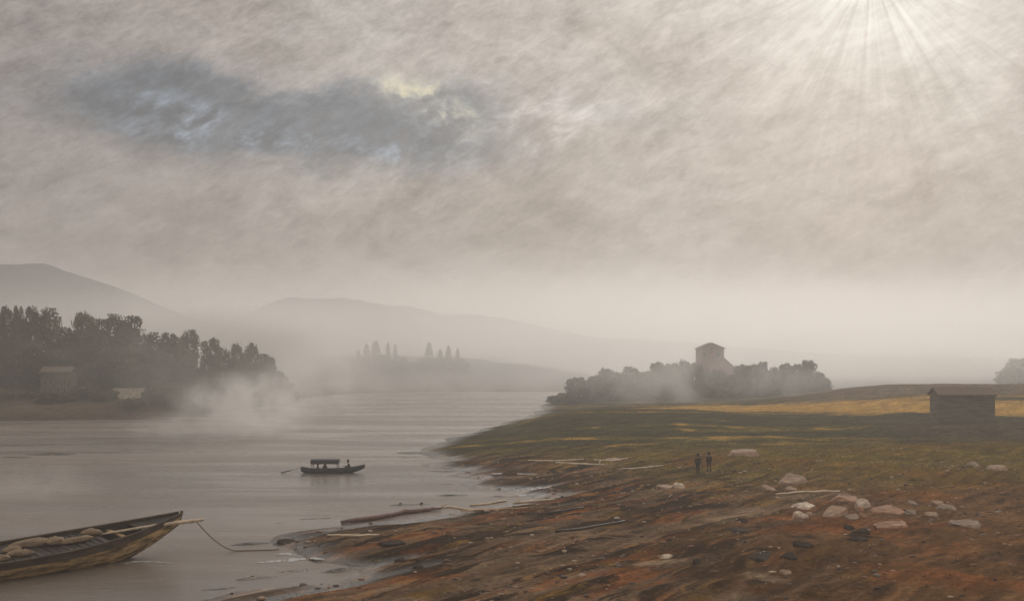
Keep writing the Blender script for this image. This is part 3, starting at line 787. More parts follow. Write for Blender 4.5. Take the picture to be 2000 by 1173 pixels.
# house in the left wood
d = 236.0; x0, x1 = PX(79, d), PX(136, d); xm = (x0 + x1) / 2; zb = Hs(xm, d) + 0.1; w = x1 - x0; hw = PZ(727, d) - zb
ho = empty('wood_house', (xm, d, zb), 0, 'pale two-storey house half hidden at the foot of the left wood', 'house')
obj('wall', wall_gable(-w / 2, w / 2, 0, 4.0, -2.5, hw, 0.9, 'x'), M['plaster_old'], ho)
obj('roof', roof_gable(-w / 2, w / 2, 0, 4.0, hw + 0.02, 0.9, 0.25, 'x'), M['roof_old'], ho)
for zz in (0.25, 1.6):
    for xx in (-1.95, -0.75, 0.55, 1.8):
        window(ho, xx, zz, 0.62, 0.9, 0.0)
# low wall beside it
d = 232.0; x0, x1 = PX(221, d), PX(280, d); zt, zb = PZ(758, d), PZ(770, d)
lw = empty('low_wall', ((x0 + x1) / 2, d, zb), 0, 'long low pale stone wall below the trees of the left wood', 'wall')
w = x1 - x0; g = Geo(); g.box(-w / 2, w / 2, 0, 0.7, -2.2, zt - zb - 0.2); obj('wall', g.mesh('wall'), M['wall_stone'], lw)
g = Geo(); g.box(-w / 2 - 0.1, w / 2 + 0.1, -0.1, 0.8, zt - zb - 0.197, zt - zb); obj('coping', g.mesh('coping'), M['wall_stone'], lw)

# ------------------------------------------------------------------ people
def person(loc, rz, J, label, coat, legs, hat=None, group=None):
    """J: joint name -> position; one skinned body"""
    chain = [('pelvis', 'waist'), ('waist', 'chest'), ('chest', 'neck'), ('neck', 'head'), ('head', 'crown')]
    for s in 'lr':
        chain += [('pelvis', 'hip_' + s), ('hip_' + s, 'knee_' + s), ('knee_' + s, 'ankle_' + s), ('ankle_' + s, 'toe_' + s),
                  ('chest', 'shoulder_' + s), ('shoulder_' + s, 'elbow_' + s), ('elbow_' + s, 'wrist_' + s), ('wrist_' + s, 'palm_' + s)]
    RAD = {'pelvis': .15, 'waist': .14, 'chest': .17, 'neck': .065, 'head': .10, 'crown': .085, 'hip': .10, 'knee': .07, 'ankle': .05, 'toe': .045, 'shoulder': .085, 'elbow': .058, 'wrist': .04, 'palm': .045}
    names = list(J); ix = {n: i for i, n in enumerate(names)}
    me = bpy.data.meshes.new('body'); me.from_pydata([J[n] for n in names], [(ix[a], ix[b]) for a, b in chain], []); me.update()
    tmp = bpy.data.objects.new('tmp', me); COL.objects.link(tmp)
    sk = tmp.modifiers.new('skin', 'SKIN'); sk.use_smooth_shade = True
    for i, n in enumerate(names):
        r = RAD[n.split('_')[0]]; v = me.skin_vertices[0].data[i]; v.radius = (r * (1.25 if n in ('chest', 'pelvis', 'waist') else 1), r); v.use_root = n == 'pelvis'
    sb = tmp.modifiers.new('sub', 'SUBSURF'); sb.levels = 1
    dg = bpy.context.evaluated_depsgraph_get(); ev = tmp.evaluated_get(dg)
    bmesh_ = bpy.data.meshes.new_from_object(ev); bpy.data.objects.remove(tmp)
    bmesh_.materials.clear()
    for m_ in (coat, legs, M['skin']): bmesh_.materials.append(m_)
    hd = Vector(J['head']); pel = Vector(J['pelvis'])
    lp = [Vector(J[n + s]) for n in ('knee_', 'ankle_', 'toe_') for s in 'lr']; hp = [Vector(J['palm_' + s]) for s in 'lr']
    for p in bmesh_.polygons:
        c = p.center
        if (c - hd).length < 0.16 or min((c - q).length for q in hp) < 0.085: p.material_index = 2
        elif min((c - q).length for q in lp) < 0.3: p.material_index = 1
    r = empty('person', loc, rz, label, 'person', group)
    b = obj('body', bmesh_, None, r)
    for s in 'lr':                                   # five fingers on each hand
        g = Geo(); a = Vector(J['palm_' + s]); dr_ = (a - Vector(J['wrist_' + s])).normalized(); sd = dr_.cross(Vector((0.3, 0.2, 1))).normalized()
        nrm = dr_.cross(sd)
        for f in range(4):
            o0 = a + sd * (0.022 * (f - 1.5)) + dr_ * 0.02; L = (0.07, 0.082, 0.078, 0.06)[f]
            g.tube([o0, o0 + dr_ * L * .5 + nrm * .006, o0 + dr_ * L * .8 + nrm * .03], [.009, .0085, .007], 6)
        o0 = a - dr_ * .02 + sd * .04; g.tube([o0, o0 + sd * .03 + dr_ * .02, o0 + sd * .035 + dr_ * .05], [.011, .0095, .008], 6)
        obj('fingers', g.mesh('fingers', True), M['skin'], r)
    g = Geo(); fw = Vector(J['face']) if 'face' in J else Vector((0, -1, 0))
    g.tube([hd + Vector((0, 0, 0.0)), hd + Vector((0, 0.012, 0.07)), hd + Vector((0, 0.012, 0.125))], [.108, .108, .06], 10); obj('hair', g.mesh('hair', True), M['hair'], r)
    if hat:
        g = Geo(); cr = Vector(J['crown'])
        g.tube([cr + Vector((0, 0, .015)), cr + Vector((0, 0, .04))], [.19, .18], 12); g.tube([cr + Vector((0, 0, .04)), cr + Vector((0, 0, .15))], [.115, .10], 12)
        obj('hat', g.mesh('hat', True), hat, r)
    return r
def standing(lean=0.0, stride=0.1, s=1.0):
    J = {'pelvis': (0, 0, .93), 'waist': (0, -.01 - lean * .3, 1.08), 'chest': (0, -lean * .7, 1.30), 'neck': (0, -lean, 1.46), 'head': (0, -lean - .02, 1.56), 'crown': (0, -lean - .01, 1.66)}
    for q, k in (('l', -1), ('r', 1)):
        J.update({'hip_' + q: (.10 * k, 0, .88), 'knee_' + q: (.11 * k, -.03 - stride * k, .49), 'ankle_' + q: (.11 * k, -stride * k * 1.3 + .02, .08), 'toe_' + q: (.12 * k, -stride * k * 1.3 - .15, .04),
                  'shoulder_' + q: (.19 * k, -lean * .8, 1.38), 'elbow_' + q: (.25 * k, -lean * .6 + .03 + .05 * k, 1.10), 'wrist_' + q: (.24 * k, -lean * .8 - .10, .88), 'palm_' + q: (.235 * k, -lean * .8 - .13, .81)})
    return {n: tuple(c * s for c in p) for n, p in J.items()}
def sitting(lean=0.1, arms=(0.35, 0.25), s=1.0):
    """seat at z=0 (pelvis bottom), facing -y"""
    J = {'pelvis': (0, 0, .10), 'waist': (0, -lean * .25, .26), 'chest': (0, -lean * .7, .47), 'neck': (0, -lean, .62), 'head': (0, -lean - .03, .72), 'crown': (0, -lean - .02, .82)}
    for q, k in (('l', -1), ('r', 1)):
        J.update({'hip_' + q: (.10 * k, -.06, .08), 'knee_' + q: (.12 * k, -.45, .12), 'ankle_' + q: (.12 * k, -.50, -.22), 'toe_' + q: (.13 * k, -.66, -.26),
                  'shoulder_' + q: (.18 * k, -lean * .8, .54), 'elbow_' + q: (.23 * k, -lean - .12, .29), 'wrist_' + q: (.16 * k, -lean - arms[0], arms[1]), 'palm_' + q: (.14 * k, -lean - arms[0] - .07, arms[1] + .01)})
    return {n: tuple(c * s for c in p) for n, p in J.items()}

# two people on the shore
x, y, z = ground_px(1363, 927)
person((x, y, z), R(150), standing(0.05, 0.04, 1.0), 'left one of two people in dark clothes standing on the shore', M['cloth_dark'], M['cloth_dark'], M['cloth_dark'], 'people on the shore')
x, y, z = ground_px(1385, 922)
person((x, y, z), R(200), standing(0.02, 0.09, 0.97), 'right one of two people in dark clothes walking on the shore', M['cloth_dark'], M['cloth_dark'], M['cloth_dark'], 'people on the shore')

# ------------------------------------------------------------------ boats
def hull_parts(root, L, beam, zg, zk, bx, n_strakes, mats, th=0.035, nx=34):
    """clinker hull along +x, strakes are separate planks on each side"""
    xs = [L * (i / nx) ** 0.9 for i in range(nx + 1)]
    def pt(x, t, side, off):
        b = bx(x); yy = b * math.sin(t * math.pi / 2) ** 0.75; zz = zk(x) + (zg(x) - zk(x)) * t ** 1.25
        return (x, side * (yy + off), zz - off * 0.25)
    for side in (-1, 1):
        for j in range(n_strakes):
            t0, t1 = j / n_strakes, min(1.0, (j + 1.12) / n_strakes); g = Geo(); vs = []; fs = []
            for x in xs:
                vs += [pt(x, t0, side, 0.03 + th), pt(x, t1, side, 0.0 + th), pt(x, t1, side, 0.0), pt(x, t0, side, 0.03)]
            for i in range(nx):
                a = 4 * i; b = a + 4
                for q in range(4):
                    fs.append((a + q, a + (q + 1) % 4, b + (q + 1) % 4, b + q))
            fs += [(0, 1, 2, 3), (4 * nx + 3, 4 * nx + 2, 4 * nx + 1, 4 * nx)]
            g.add(vs, fs); obj('strake', g.mesh('strake', False), mats(j), root)
        g = Geo(); pts = [pt(x, 1.0, side, 0.03) for x in xs]; g.tube([(a, b, c + 0.03) for a, b, c in pts], 0.06 * (L / 14) ** 0.5, 6)
        obj('gunwale', g.mesh('gunwale'), mats(99), root)

# --- moored barge in the foreground
L = 14.0; tip = Vector((PX(345, 70.2), 70.2, 0.0)); hd = Vector((0.62, 0.785, 0)).normalized()
barge = empty('barge', tip - hd * L + Vector((0, 0, 0.2)), math.atan2(hd.y, hd.x), 'wooden barge moored at the left with its bow to the right', 'boat')
barge.rotation_euler = (R(9), R(0), math.atan2(hd.y, hd.x))
zg = lambda x: 1.0 + 1.0 * max(0, x / L) ** 2.4
zk = lambda x: -0.6 + (0 if x < 8.6 else 2.05 * ((x - 8.6) / (L - 8.6)) ** 1.7)
bxf = lambda x: 1.55 * (1 - max(0, (x - 5.0) / (L + 0.15 - 5.0)) ** 2.0) * (0.75 + 0.25 * min(1, x / 3.0)) + 0.05
hull_parts(barge, L, 3.0, zg, zk, bxf, 6, lambda j: M['wood_rim'] if j in (5, 99) else M['hull'])
g = Geo(); g.tube([(x, 0, zk(x) - 0.02) for x in np.linspace(8.0, L, 14)] + [(L + 0.12, 0, zg(L) + 0.12)], 0.08, 6); obj('stem_post', g.mesh('stem_post'), M['wood_dark'], barge)
rb_ = random.Random(3)
for x in np.arange(0.6, 9.0, 0.42):                    # loose boards laid across under the cargo
    g = Geo(); b = bxf(x) - 0.09; zt = zg(x) - 0.10 + rb_.uniform(-0.015, 0.015); g.box(x, x + 0.39, -b, b, zt - 0.05, zt)
    obj('cargo_board', g.mesh('cargo_board'), M['wood_dark'], barge)
for x in (10.1,):
    g = Geo(); b = bxf(x) - 0.02; g.box(x - 0.16, x + 0.16, -b, b, zg(x) - 0.28, zg(x) - 0.22); obj('thwart', g.mesh('thwart'), M['hull'], barge)
for x in np.arange(1.0, 12.6, 0.9):
    for side in (-1, 1):
        g = Geo(); pts = [(x, side * (bxf(x) * math.sin(t * math.pi / 2) ** 0.75 - 0.03), zk(x) + (zg(x) - zk(x)) * t ** 1.25) for t in (0.12, 0.35, 0.6, 0.8, 0.98)]
        g.tube(pts, 0.035, 5); obj('rib', g.mesh('rib'), M['wood_dark'], barge)
for side in (-1, 1):                                  # dark planking inside the frames
    g = Geo(); vs = []; xs = np.linspace(0.2, 12.8, 26); ts = (0.12, 0.35, 0.6, 0.8, 0.97)
    for off in (0.045, 0.065):
        for x in xs:
            for t in ts:
                vs.append((x, side * max(0.01, bxf(x) * math.sin(t * math.pi / 2) ** 0.75 - off), zk(x) + (zg(x) - zk(x)) * t ** 1.25))
    fs = []; nt = len(ts); lay = len(xs) * nt
    for i in range(len(xs) - 1):
        for j in range(nt - 1):
            a = i * nt + j; fs += [(a, a + 1, a + nt + 1, a + nt), (a + lay, a + nt + lay, a + nt + 1 + lay, a + 1 + lay)]
    g.add(vs, fs); obj('lining', g.mesh('lining'), M['wood_dark'], barge)
# bow deck
g = Geo(); xs = [11.2 + (L - 0.1 - 11.2) * i / 8 for i in range(9)]
vs = []
for x in xs: vs += [(x, -bxf(x) + 0.02, zg(x) - 0.10), (x, bxf(x) - 0.02, zg(x) - 0.10), (x, bxf(x) - 0.02, zg(x) - 0.15), (x, -bxf(x) + 0.02, zg(x) - 0.15)]
fs = [(4 * i + q, 4 * i + (q + 1) % 4, 4 * i + 4 + (q + 1) % 4, 4 * i + 4 + q) for i in range(8) for q in range(4)] + [(0, 1, 2, 3), (35, 34, 33, 32)]
g.add(vs, fs); obj('bow_deck', g.mesh('bow_deck'), M['wood_dark'], barge)
MB = Matrix.Translation(barge.location) @ barge.rotation_euler.to_matrix().to_4x4()

def sack(lx, ly, lz, L_, r, yaw, label, seed, tilt=0.0):
    rnd = random.Random(seed); bm = bmesh.new(); bmesh.ops.create_icosphere(bm, subdivisions=3, radius=1.0)
    for v in bm.verts:
        c = v.co; k = 1 - 0.35 * abs(c.x) ** 3
        n = mnoise.fractal(Vector((c.x * 1.9 + seed, c.y * 1.6, c.z * 1.6)), 0.8, 2.0, 4) * 1.5
        v.co = Vector((c.x * L_ / 2, c.y * r * k * (1 + .2 * n), c.z * r * 0.8 * k * (1 + .25 * n)))
        if v.co.z < -0.5 * r: v.co.z = -0.5 * r
    me = bpy.data.meshes.new('cargo_sack'); bm.to_mesh(me); bm.free()
    me.polygons.foreach_set('use_smooth', [True] * len(me.polygons))
    o = obj('cargo_sack', me, M['sack'])
    o.location = MB @ Vector((lx, ly, lz)); o.rotation_euler = (R(5), tilt, barge.rotation_euler.z + yaw)
    tag(o, label, 'sack', 'cargo lying in the barge')
def sack_px(px, py, frac, L_, r, yaw, label, seed, tilt=0.0):
    """at that column, frac of the way across the boat"""
    best = None
    for lx in np.linspace(0.5, 13, 500):
        w_ = MB @ Vector((lx, frac * bxf(lx), 1.0))
        e = abs(1000 + w_.x / w_.y * F - px)
        if best is None or e < best[0]: best = (e, lx, w_.y)
    zt = PZ(py, best[2]); w_ = MB.inverted() @ Vector((PX(px, best[2]), best[2], zt))
    sack(w_.x, w_.y, zg(w_.x) - 0.10 + 0.48 * r, L_, r, yaw, label, seed, tilt)
sack_px(178, 1043, 0.35, 1.15, 0.26, -0.5, 'small pale sack on top of the barge cargo nearest the bow', 1)
sack_px(150, 1053, -0.1, 1.9, 0.24, -0.1, 'long pale bundle below the foremost sack in the barge', 2, -0.08)
sack_px(62, 1061, 0.35, 2.5, 0.3, -0.1, 'longest pale bundle along the far side of the barge', 3)
sack_px(108, 1062, 0.15, 1.3, 0.3, 0.3, 'brown tinted bundle amidships between the longer bundles', 4)
sack_px(40, 1074, -0.35, 1.4, 0.24, -0.3, 'short pale bundle near the left edge on the near side', 5)
sack_px(4, 1083, -0.5, 0.9, 0.22, -0.2, 'sack cut off by the left edge of the picture', 6)
sack_px(24, 1070, 0.1, 1.2, 0.26, 0.2, 'sack wedged behind the short bundle at the left edge', 7)

# pole lying over the bow, mooring rope
pa, pb = Vector((PX(195, 66.5), 66.5, PZ(1043, 66.5))), Vector((PX(398, 70.0), 70.0, PZ(1014, 70.0)))
g = Geo(); g.tube([pa.lerp(pb, t) + Vector((0, 0, 0.05 * math.sin(t * 3.1))) for t in np.linspace(0, 1, 9)], [.05, .06, .07, .08, .09, .10, .105, .11, .075], 8)
tag(obj('pole', g.mesh('pole', True), M['wood_pale']), 'pale wooden pole projecting over the bow of the barge', 'pole')
ra = pa.lerp(pb, 0.92); rx, ry, rz_ = ground_px(545, 1074); rb = Vector((rx, ry, rz_ + 0.05))
g = Geo(); pts = []
for t in np.linspace(0, 1, 24):
    p = ra.lerp(rb, t); p.z = max(0.03, p.z - 1.3 * math.sin(math.pi * t) * (1 - 0.55 * t)); pts.append(p)
g.tube(pts, 0.03, 5); tag(obj('mooring_rope', g.mesh('mooring_rope', True), M['rope']), 'thin rope sagging from the barge pole to the muddy bank', 'rope')

# --- covered ferry boat
d = 117.5; fx0 = PX(588, d); FL = PX(712, d) - fx0
ferry = empty('ferry_boat', (fx0, d, 0), R(2), 'dark covered rowing boat with a flat canopy out on the water', 'boat')
fzg = lambda x: 0.33 + 0.42 * max(0, (x - FL * .45) / (FL * .55)) ** 2.2 + 0.22 * max(0, (FL * .2 - x) / (FL * .2)) ** 2
fzk = lambda x: -0.15 + 0.62 * max(0, (x - FL * .62) / (FL * .38)) ** 1.8 + 0.35 * max(0, (FL * .14 - x) / (FL * .14)) ** 2
fbx = lambda x: 0.74 * math.sin(math.pi * min(1, max(0, (x + 0.5) / (FL + 0.7)))) ** 0.6 + 0.02
hull_parts(ferry, FL, 1.5, fzg, fzk, fbx, 3, lambda j: M['slate'], 0.03, 22)
g = Geo(); g.box(0.7, FL - 1.6, -0.5, 0.5, 0.02, 0.06); obj('floor_boards', g.mesh('floor_boards'), M['slate'], ferry)
cx0, cx1 = PX(608, d) - fx0, PX(662, d) - fx0
g = Geo(); rows = 7
vs = []; 
for xx in (cx0, cx1):
    for q in range(rows):
        yy = -0.72 + 1.44 * q / (rows - 1); vs.append((xx, yy, 1.24 + 0.08 * math.cos((q / (rows - 1) - .5) * 3.0)))
    for q in range(rows):
        yy = 0.72 - 1.44 * q / (rows - 1); vs.append((xx, yy, 0.93 - (0.0 if 0 < q < rows - 1 else 0.05)))
n_ = 2 * rows
g.add(vs, [tuple(range(n_)), tuple(range(2 * n_ - 1, n_ - 1, -1))] + [(i, i + n_, (i + 1) % n_ + n_, (i + 1) % n_) for i in range(n_)])
obj('canopy', g.mesh('canopy'), M['canvas'], ferry)
for xx in (cx0 + 0.12, (cx0 + cx1) / 2, cx1 - 0.12):
    for yy in (-0.62, 0.62):
        g = Geo(); g.tube([(xx, yy, 0.3), (xx, yy, 0.95)], 0.035, 6); obj('post', g.mesh('post'), M['slate'], ferry)
for xx in (cx0 + 0.75, cx0 + 1.7, PX(686, d) - fx0):
    g = Geo(); b = fbx(xx) - 0.02; g.box(xx - .12, xx + .12, -b, b, 0.18, 0.22); obj('thwart', g.mesh('thwart'), M['slate'], ferry)
pa, pb = Vector((PX(550, d), d - 0.3, 0.05)), Vector((PX(602, d), d - 0.05, 0.62))
g = Geo(); g.tube([pa, pa.lerp(pb, .3), pa.lerp(pb, .36), pb], [.10, .11, .04, .035], 8, 0.5); tag(obj('steering_oar', g.mesh('steering_oar', True), M['slate']), 'dark steering oar trailing from the stern of the covered boat', 'oar')
pa, pb = Vector((PX(664, d), d - 1.4, 0.02)), Vector((PX(681, d), d - 0.15, 0.78))
g = Geo(); g.tube([pa, pa.lerp(pb, .3), pa.lerp(pb, .36), pb], [.07, .08, .03, .028], 8, 0.5); tag(obj('rowing_oar', g.mesh('rowing_oar', True), M['cloth_brown']), 'oar held by the rower at the bow of the covered boat', 'oar')
person((PX(684, d), d, 0.22), R(-90), sitting(0.16, (0.30, 0.36), 1.12), 'rower in brown leaning forward near the bow of the covered boat', M['cloth_brown'], M['cloth_dark'], M['cloth_brown'], 'people in the covered boat')
person((PX(620, d), d - 0.1, 0.16), R(90), sitting(0.05, (0.30, 0.20), 0.84), 'passenger in grey under the left end of the canopy', M['cloth_grey'], M['cloth_dark'], None, 'people in the covered boat')
person((PX(634, d), d + 0.1, 0.16), R(20), sitting(0.02, (0.28, 0.20), 0.84), 'passenger in grey seated under the middle of the canopy', M['cloth_grey'], M['cloth_dark'], None, 'people in the covered boat')

# ------------------------------------------------------------------ rocks
def rock(px, py, w_px, h_px, m_, label, seed, depth=0.8, flat=0.0, yaw=0.0, roll=0.0):
    x, y, z = ground_px(px, py + h_px * 0.45)
    w = w_px / F * y * 1.05; h = h_px / F * y * 0.85
    rnd = random.Random(seed); bm = bmesh.new(); bmesh.ops.create_icosphere(bm, subdivisions=3, radius=1.0)
    planes = []
    for _ in range(9):
        n = Vector((rnd.gauss(0, 1), rnd.gauss(0, 1), rnd.gauss(0.2, 0.8))).normalized(); planes.append((n, rnd.uniform(0.55, 0.88)))
    planes.append((Vector((rnd.uniform(-.15, .15), -0.25, 1)).normalized(), 0.62 - 0.2 * flat))
    for v in bm.verts:
        c = v.co.copy()
        for n, dd in planes:
            e = c.dot(n) - dd
            if e > 0: c -= n * e
        c += v.co * 0.09 * mnoise.fractal(v.co * 2.3 + Vector((seed * 3.1, 0, 0)), 1.0, 2.0, 4)
        v.co = c
    mxx = max(v.co.x for v in bm.verts); mnx = min(v.co.x for v in bm.verts); mxz = max(v.co.z for v in bm.verts)
    for v in bm.verts:
        c = v.co; v.co = Vector(((c.x - (mxx + mnx) / 2) / (mxx - mnx) * w, c.y * w * 0.5 * depth, c.z / mxz * h * 1.08))
    me = bpy.data.meshes.new('rock'); bm.to_mesh(me); bm.free()
    o = obj('rock', me, m_); o.location = (x, y + w * 0.2 * depth, z - h * 0.22); o.rotation_euler = (0, roll, yaw)
    tag(o, label, 'rock', 'rocks scattered on the shore')
ROCKS = [
    (1326, 947, 24, 13, 'stone_pale', 'small bright rock lying alone just inland of the bay'),
    (1300, 950, 34, 10, 'stone_tan', 'tan rock just left of the small bright rock by the bay'),
    (1455, 882, 58, 14, 'stone_tan', 'low pinkish wedge of rock right of the two people'),
    (1548, 934, 68, 26, 'stone_tan', 'big flat-topped tan boulder at the edge of the grass'),
    (1503, 952, 30, 13, 'stone_tan', 'low domed rock left below the big flat boulder'),
    (1546, 953, 30, 12, 'stone_tan', 'low domed rock directly below the big flat boulder'),
    (1572, 986, 48, 15, 'stone_pale', 'long cream rock with a white right end'),
    (1565, 1003, 30, 18, 'stone_pale', 'whitish rounded rock below the long cream rock'),
    (1632, 999, 62, 24, 'stone_tan', 'slanting tan slab beside the long cream rock'),
    (1664, 1007, 26, 14, 'stone_grey', 'grey rock at the lower right end of the slanting slab'),
    (1650, 973, 62, 14, 'stone_red', 'long reddish slab pointing left at the top of the rock heap'),
    (1689, 981, 34, 24, 'stone_pale', 'pale sharp rock at the right end of the reddish slab'),
    (1680, 992, 18, 12, 'stone_red', 'small orange rock under the pale sharp rock'),
    (1685, 1005, 18, 11, 'stone_red', 'lower small reddish rock right of the grey one'),
    (1742, 995, 76, 19, 'stone_red', 'wide flat brown slab right of the rock heap'),
    (1780, 998, 20, 13, 'stone_grey', 'small grey rock at the right end of the wide brown slab'),
    (1781, 981, 20, 10, 'stone_grey', 'small grey rock above the wide brown slab'),
    (1832, 980, 26, 9, 'stone_tan', 'flat tan rock above the rock with the white corner'),
    (1852, 989, 40, 16, 'stone_grey', 'dull rock with a white corner near the grass'),
    (1823, 1004, 30, 12, 'stone_tan', 'low tan rock below the rock with the white corner'),
    (1740, 1024, 70, 15, 'stone_red', 'rusty low slab below the wide brown slab'),
    (1764, 1021, 16, 12, 'stone_pale', 'little pale rock on the right of the rusty slab'),
    (1892, 1022, 62, 16, 'stone_grey', 'grey slab farthest to the right on the brown ground'),
    (1660, 1030, 20, 12, 'stone_dark', 'small black rock below the slanting slab'),
    (1682, 1036, 40, 12, 'stone_dark', 'black rock in the hollow below the rock heap'),
    (1676, 1053, 50, 11, 'stone_dark', 'long dark rock lowest below the rock heap'),
    (1480, 1090, 90, 14, 'stone_dark', 'long black ledge in the rusty foreground'),
    (1540, 1086, 40, 12, 'stone_dark', 'black rock at the right end of the long ledge'),
    (1450, 1016, 22, 11, 'stone_dark', 'small black rock beside the sandy track'),
    (1440, 1034, 50, 8, 'stone_dark', 'thin black rock below the sandy track'),
    (1570, 1062, 40, 12, 'stone_dark', 'slanting dark rock between the ledge and the rock heap'),
    (1362, 1096, 22, 10, 'stone_dark', 'black rock left of the long ledge'),
    (1303, 1086, 26, 9, 'stone_pale', 'pale stone lying in the brown foreground'),
    (1136, 1122, 20, 8, 'stone_tan', 'small tan stone at the lower middle foreground'),
    (1539, 1117, 30, 12, 'stone_tan', 'pinkish stone below the right end of the long ledge'),
    (1580, 1002, 16, 8, 'stone_tan', 'tan pebble-sized rock right of the whitish rounded rock'),
    (1200, 897, 36, 7, 'stone_tan', 'pale flat stone on the far mud of the bay'),
    (1905, 905, 30, 10, 'stone_grey', 'grey rock in the grass below the hut'),
    (1950, 912, 40, 12, 'stone_tan', 'tan rock in the grass near the right edge'),
    (560, 1057, 40, 8, 'stone_dark', 'dark flat stone on the mud tip by the water'),
    (760, 1062, 60, 12, 'stone_dark', 'black weedy rock on the mud left of the middle'),
    (782, 1093, 24, 8, 'stone_dark', 'small black rock below the weedy one on the mud'),
    (817, 1105, 20, 8, 'stone_dark', 'small black rock farthest right of the mud group'),
]
for i, (px, py, w, h, m_, lab) in enumerate(ROCKS):
    sl = 'slab' in lab or 'ledge' in lab or 'flat' in lab
    rock(px, py, w, h, M[m_], lab, i + 1, 0.9 if sl else 1.0, 1.0 if sl else 0.0, 0.25 if sl else 0.0)

# ------------------------------------------------------------------ driftwood
def drift(pts, rad, m_, label, branch=None, sq=0.8):
    """pts: pixels along the piece, lying on the ground"""
    W_ = []
    for px, py in pts:
        x, y, z = ground_px(px, py); W_.append(Vector((x, y, z + rad * 0.55)))
    P_ = []
    for i in range(len(W_) - 1):
        for t in np.linspace(0, 1, 5, endpoint=False): P_.append(W_[i].lerp(W_[i + 1], t))
    P_.append(W_[-1]); n = len(P_); rn = random.Random(int(pts[0][0]))
    P_ = [p + Vector((rn.uniform(-.3, .3), rn.uniform(-.3, .3), rn.uniform(-.1, .25))) * rad for p in P_]
    g = Geo(); g.tube(P_, [rad * (0.55 + 0.45 * math.sin(math.pi * (0.12 + 0.76 * i / (n - 1)))) * rn.uniform(0.9, 1.1) for i in range(n)], 8, sq)
    if branch:
        for k_, (dx, dz) in branch:
            p = P_[int(k_ * (n - 1))]; g.tube([p, p + Vector((dx * .6, .1, dz * .7)), p + Vector((dx, .2, dz))], [rad * .6, rad * .45, rad * .15], 6)
    tag(obj('driftwood', g.mesh('driftwood', True), m_), label, 'driftwood', 'driftwood along the waterline')
drift([(668, 1022), (720, 1016), (790, 1003), (860, 996)], 0.22, M['wood_red'], 'long dark red log lying half in the water')
drift([(858, 992), (880, 991), (920, 997), (960, 997)], 0.09, M['wood_pale'], 'thin pale branch behind the end of the red log', [(0.05, (0.9, 0.35))])
drift([(918, 988), (950, 985), (990, 978)], 0.10, M['wood_pale'], 'short pale stick between the two forked branches')
drift([(1006, 983), (1035, 981), (1082, 977)], 0.12, M['wood_pale'], 'pale forked branch farthest right on the waterline', [(0.08, (-0.35, -0.1)), (0.1, (0.1, 0.4))])
drift([(900, 1000), (960, 997), (1030, 993)], 0.14, M['wood_orange'], 'orange plank lying below the pale branches', None, 0.4)
drift([(1032, 900), (1080, 901), (1140, 898)], 0.10, M['wood_pale'], 'long thin pale branch on the far mud of the bay')
drift([(1160, 899), (1195, 901), (1226, 896)], 0.11, M['wood_pale'], 'curved pale branch on the far mud right of the long one')
drift([(1085, 905), (1130, 908), (1178, 909)], 0.13, M['wood_pale'], 'pale branch with a knotted right end on the mudflat', [(0.95, (0.25, 0.45)), (0.98, (0.3, -0.05))])
drift([(1205, 917), (1250, 915), (1296, 910)], 0.09, M['wood_pale'], 'thin pale stick between the knotted branch and the people')
drift([(1010, 1004), (1070, 1004), (1140, 992)], 0.08, M['wood_dark'], 'thin black log below the pale forked branch')
drift([(1085, 1040), (1140, 1034), (1220, 1018)], 0.09, M['wood_dark'], 'long black log on the brown bank in the middle')
drift([(640, 1047), (690, 1049), (740, 1046)], 0.10, M['wood_pale'], 'pale wet stick on the mud below the red log')
drift([(1515, 968), (1570, 964), (1640, 961)], 0.16, M['wood_pale'], 'long pale grey log lying above the rock heap', None, 0.5)

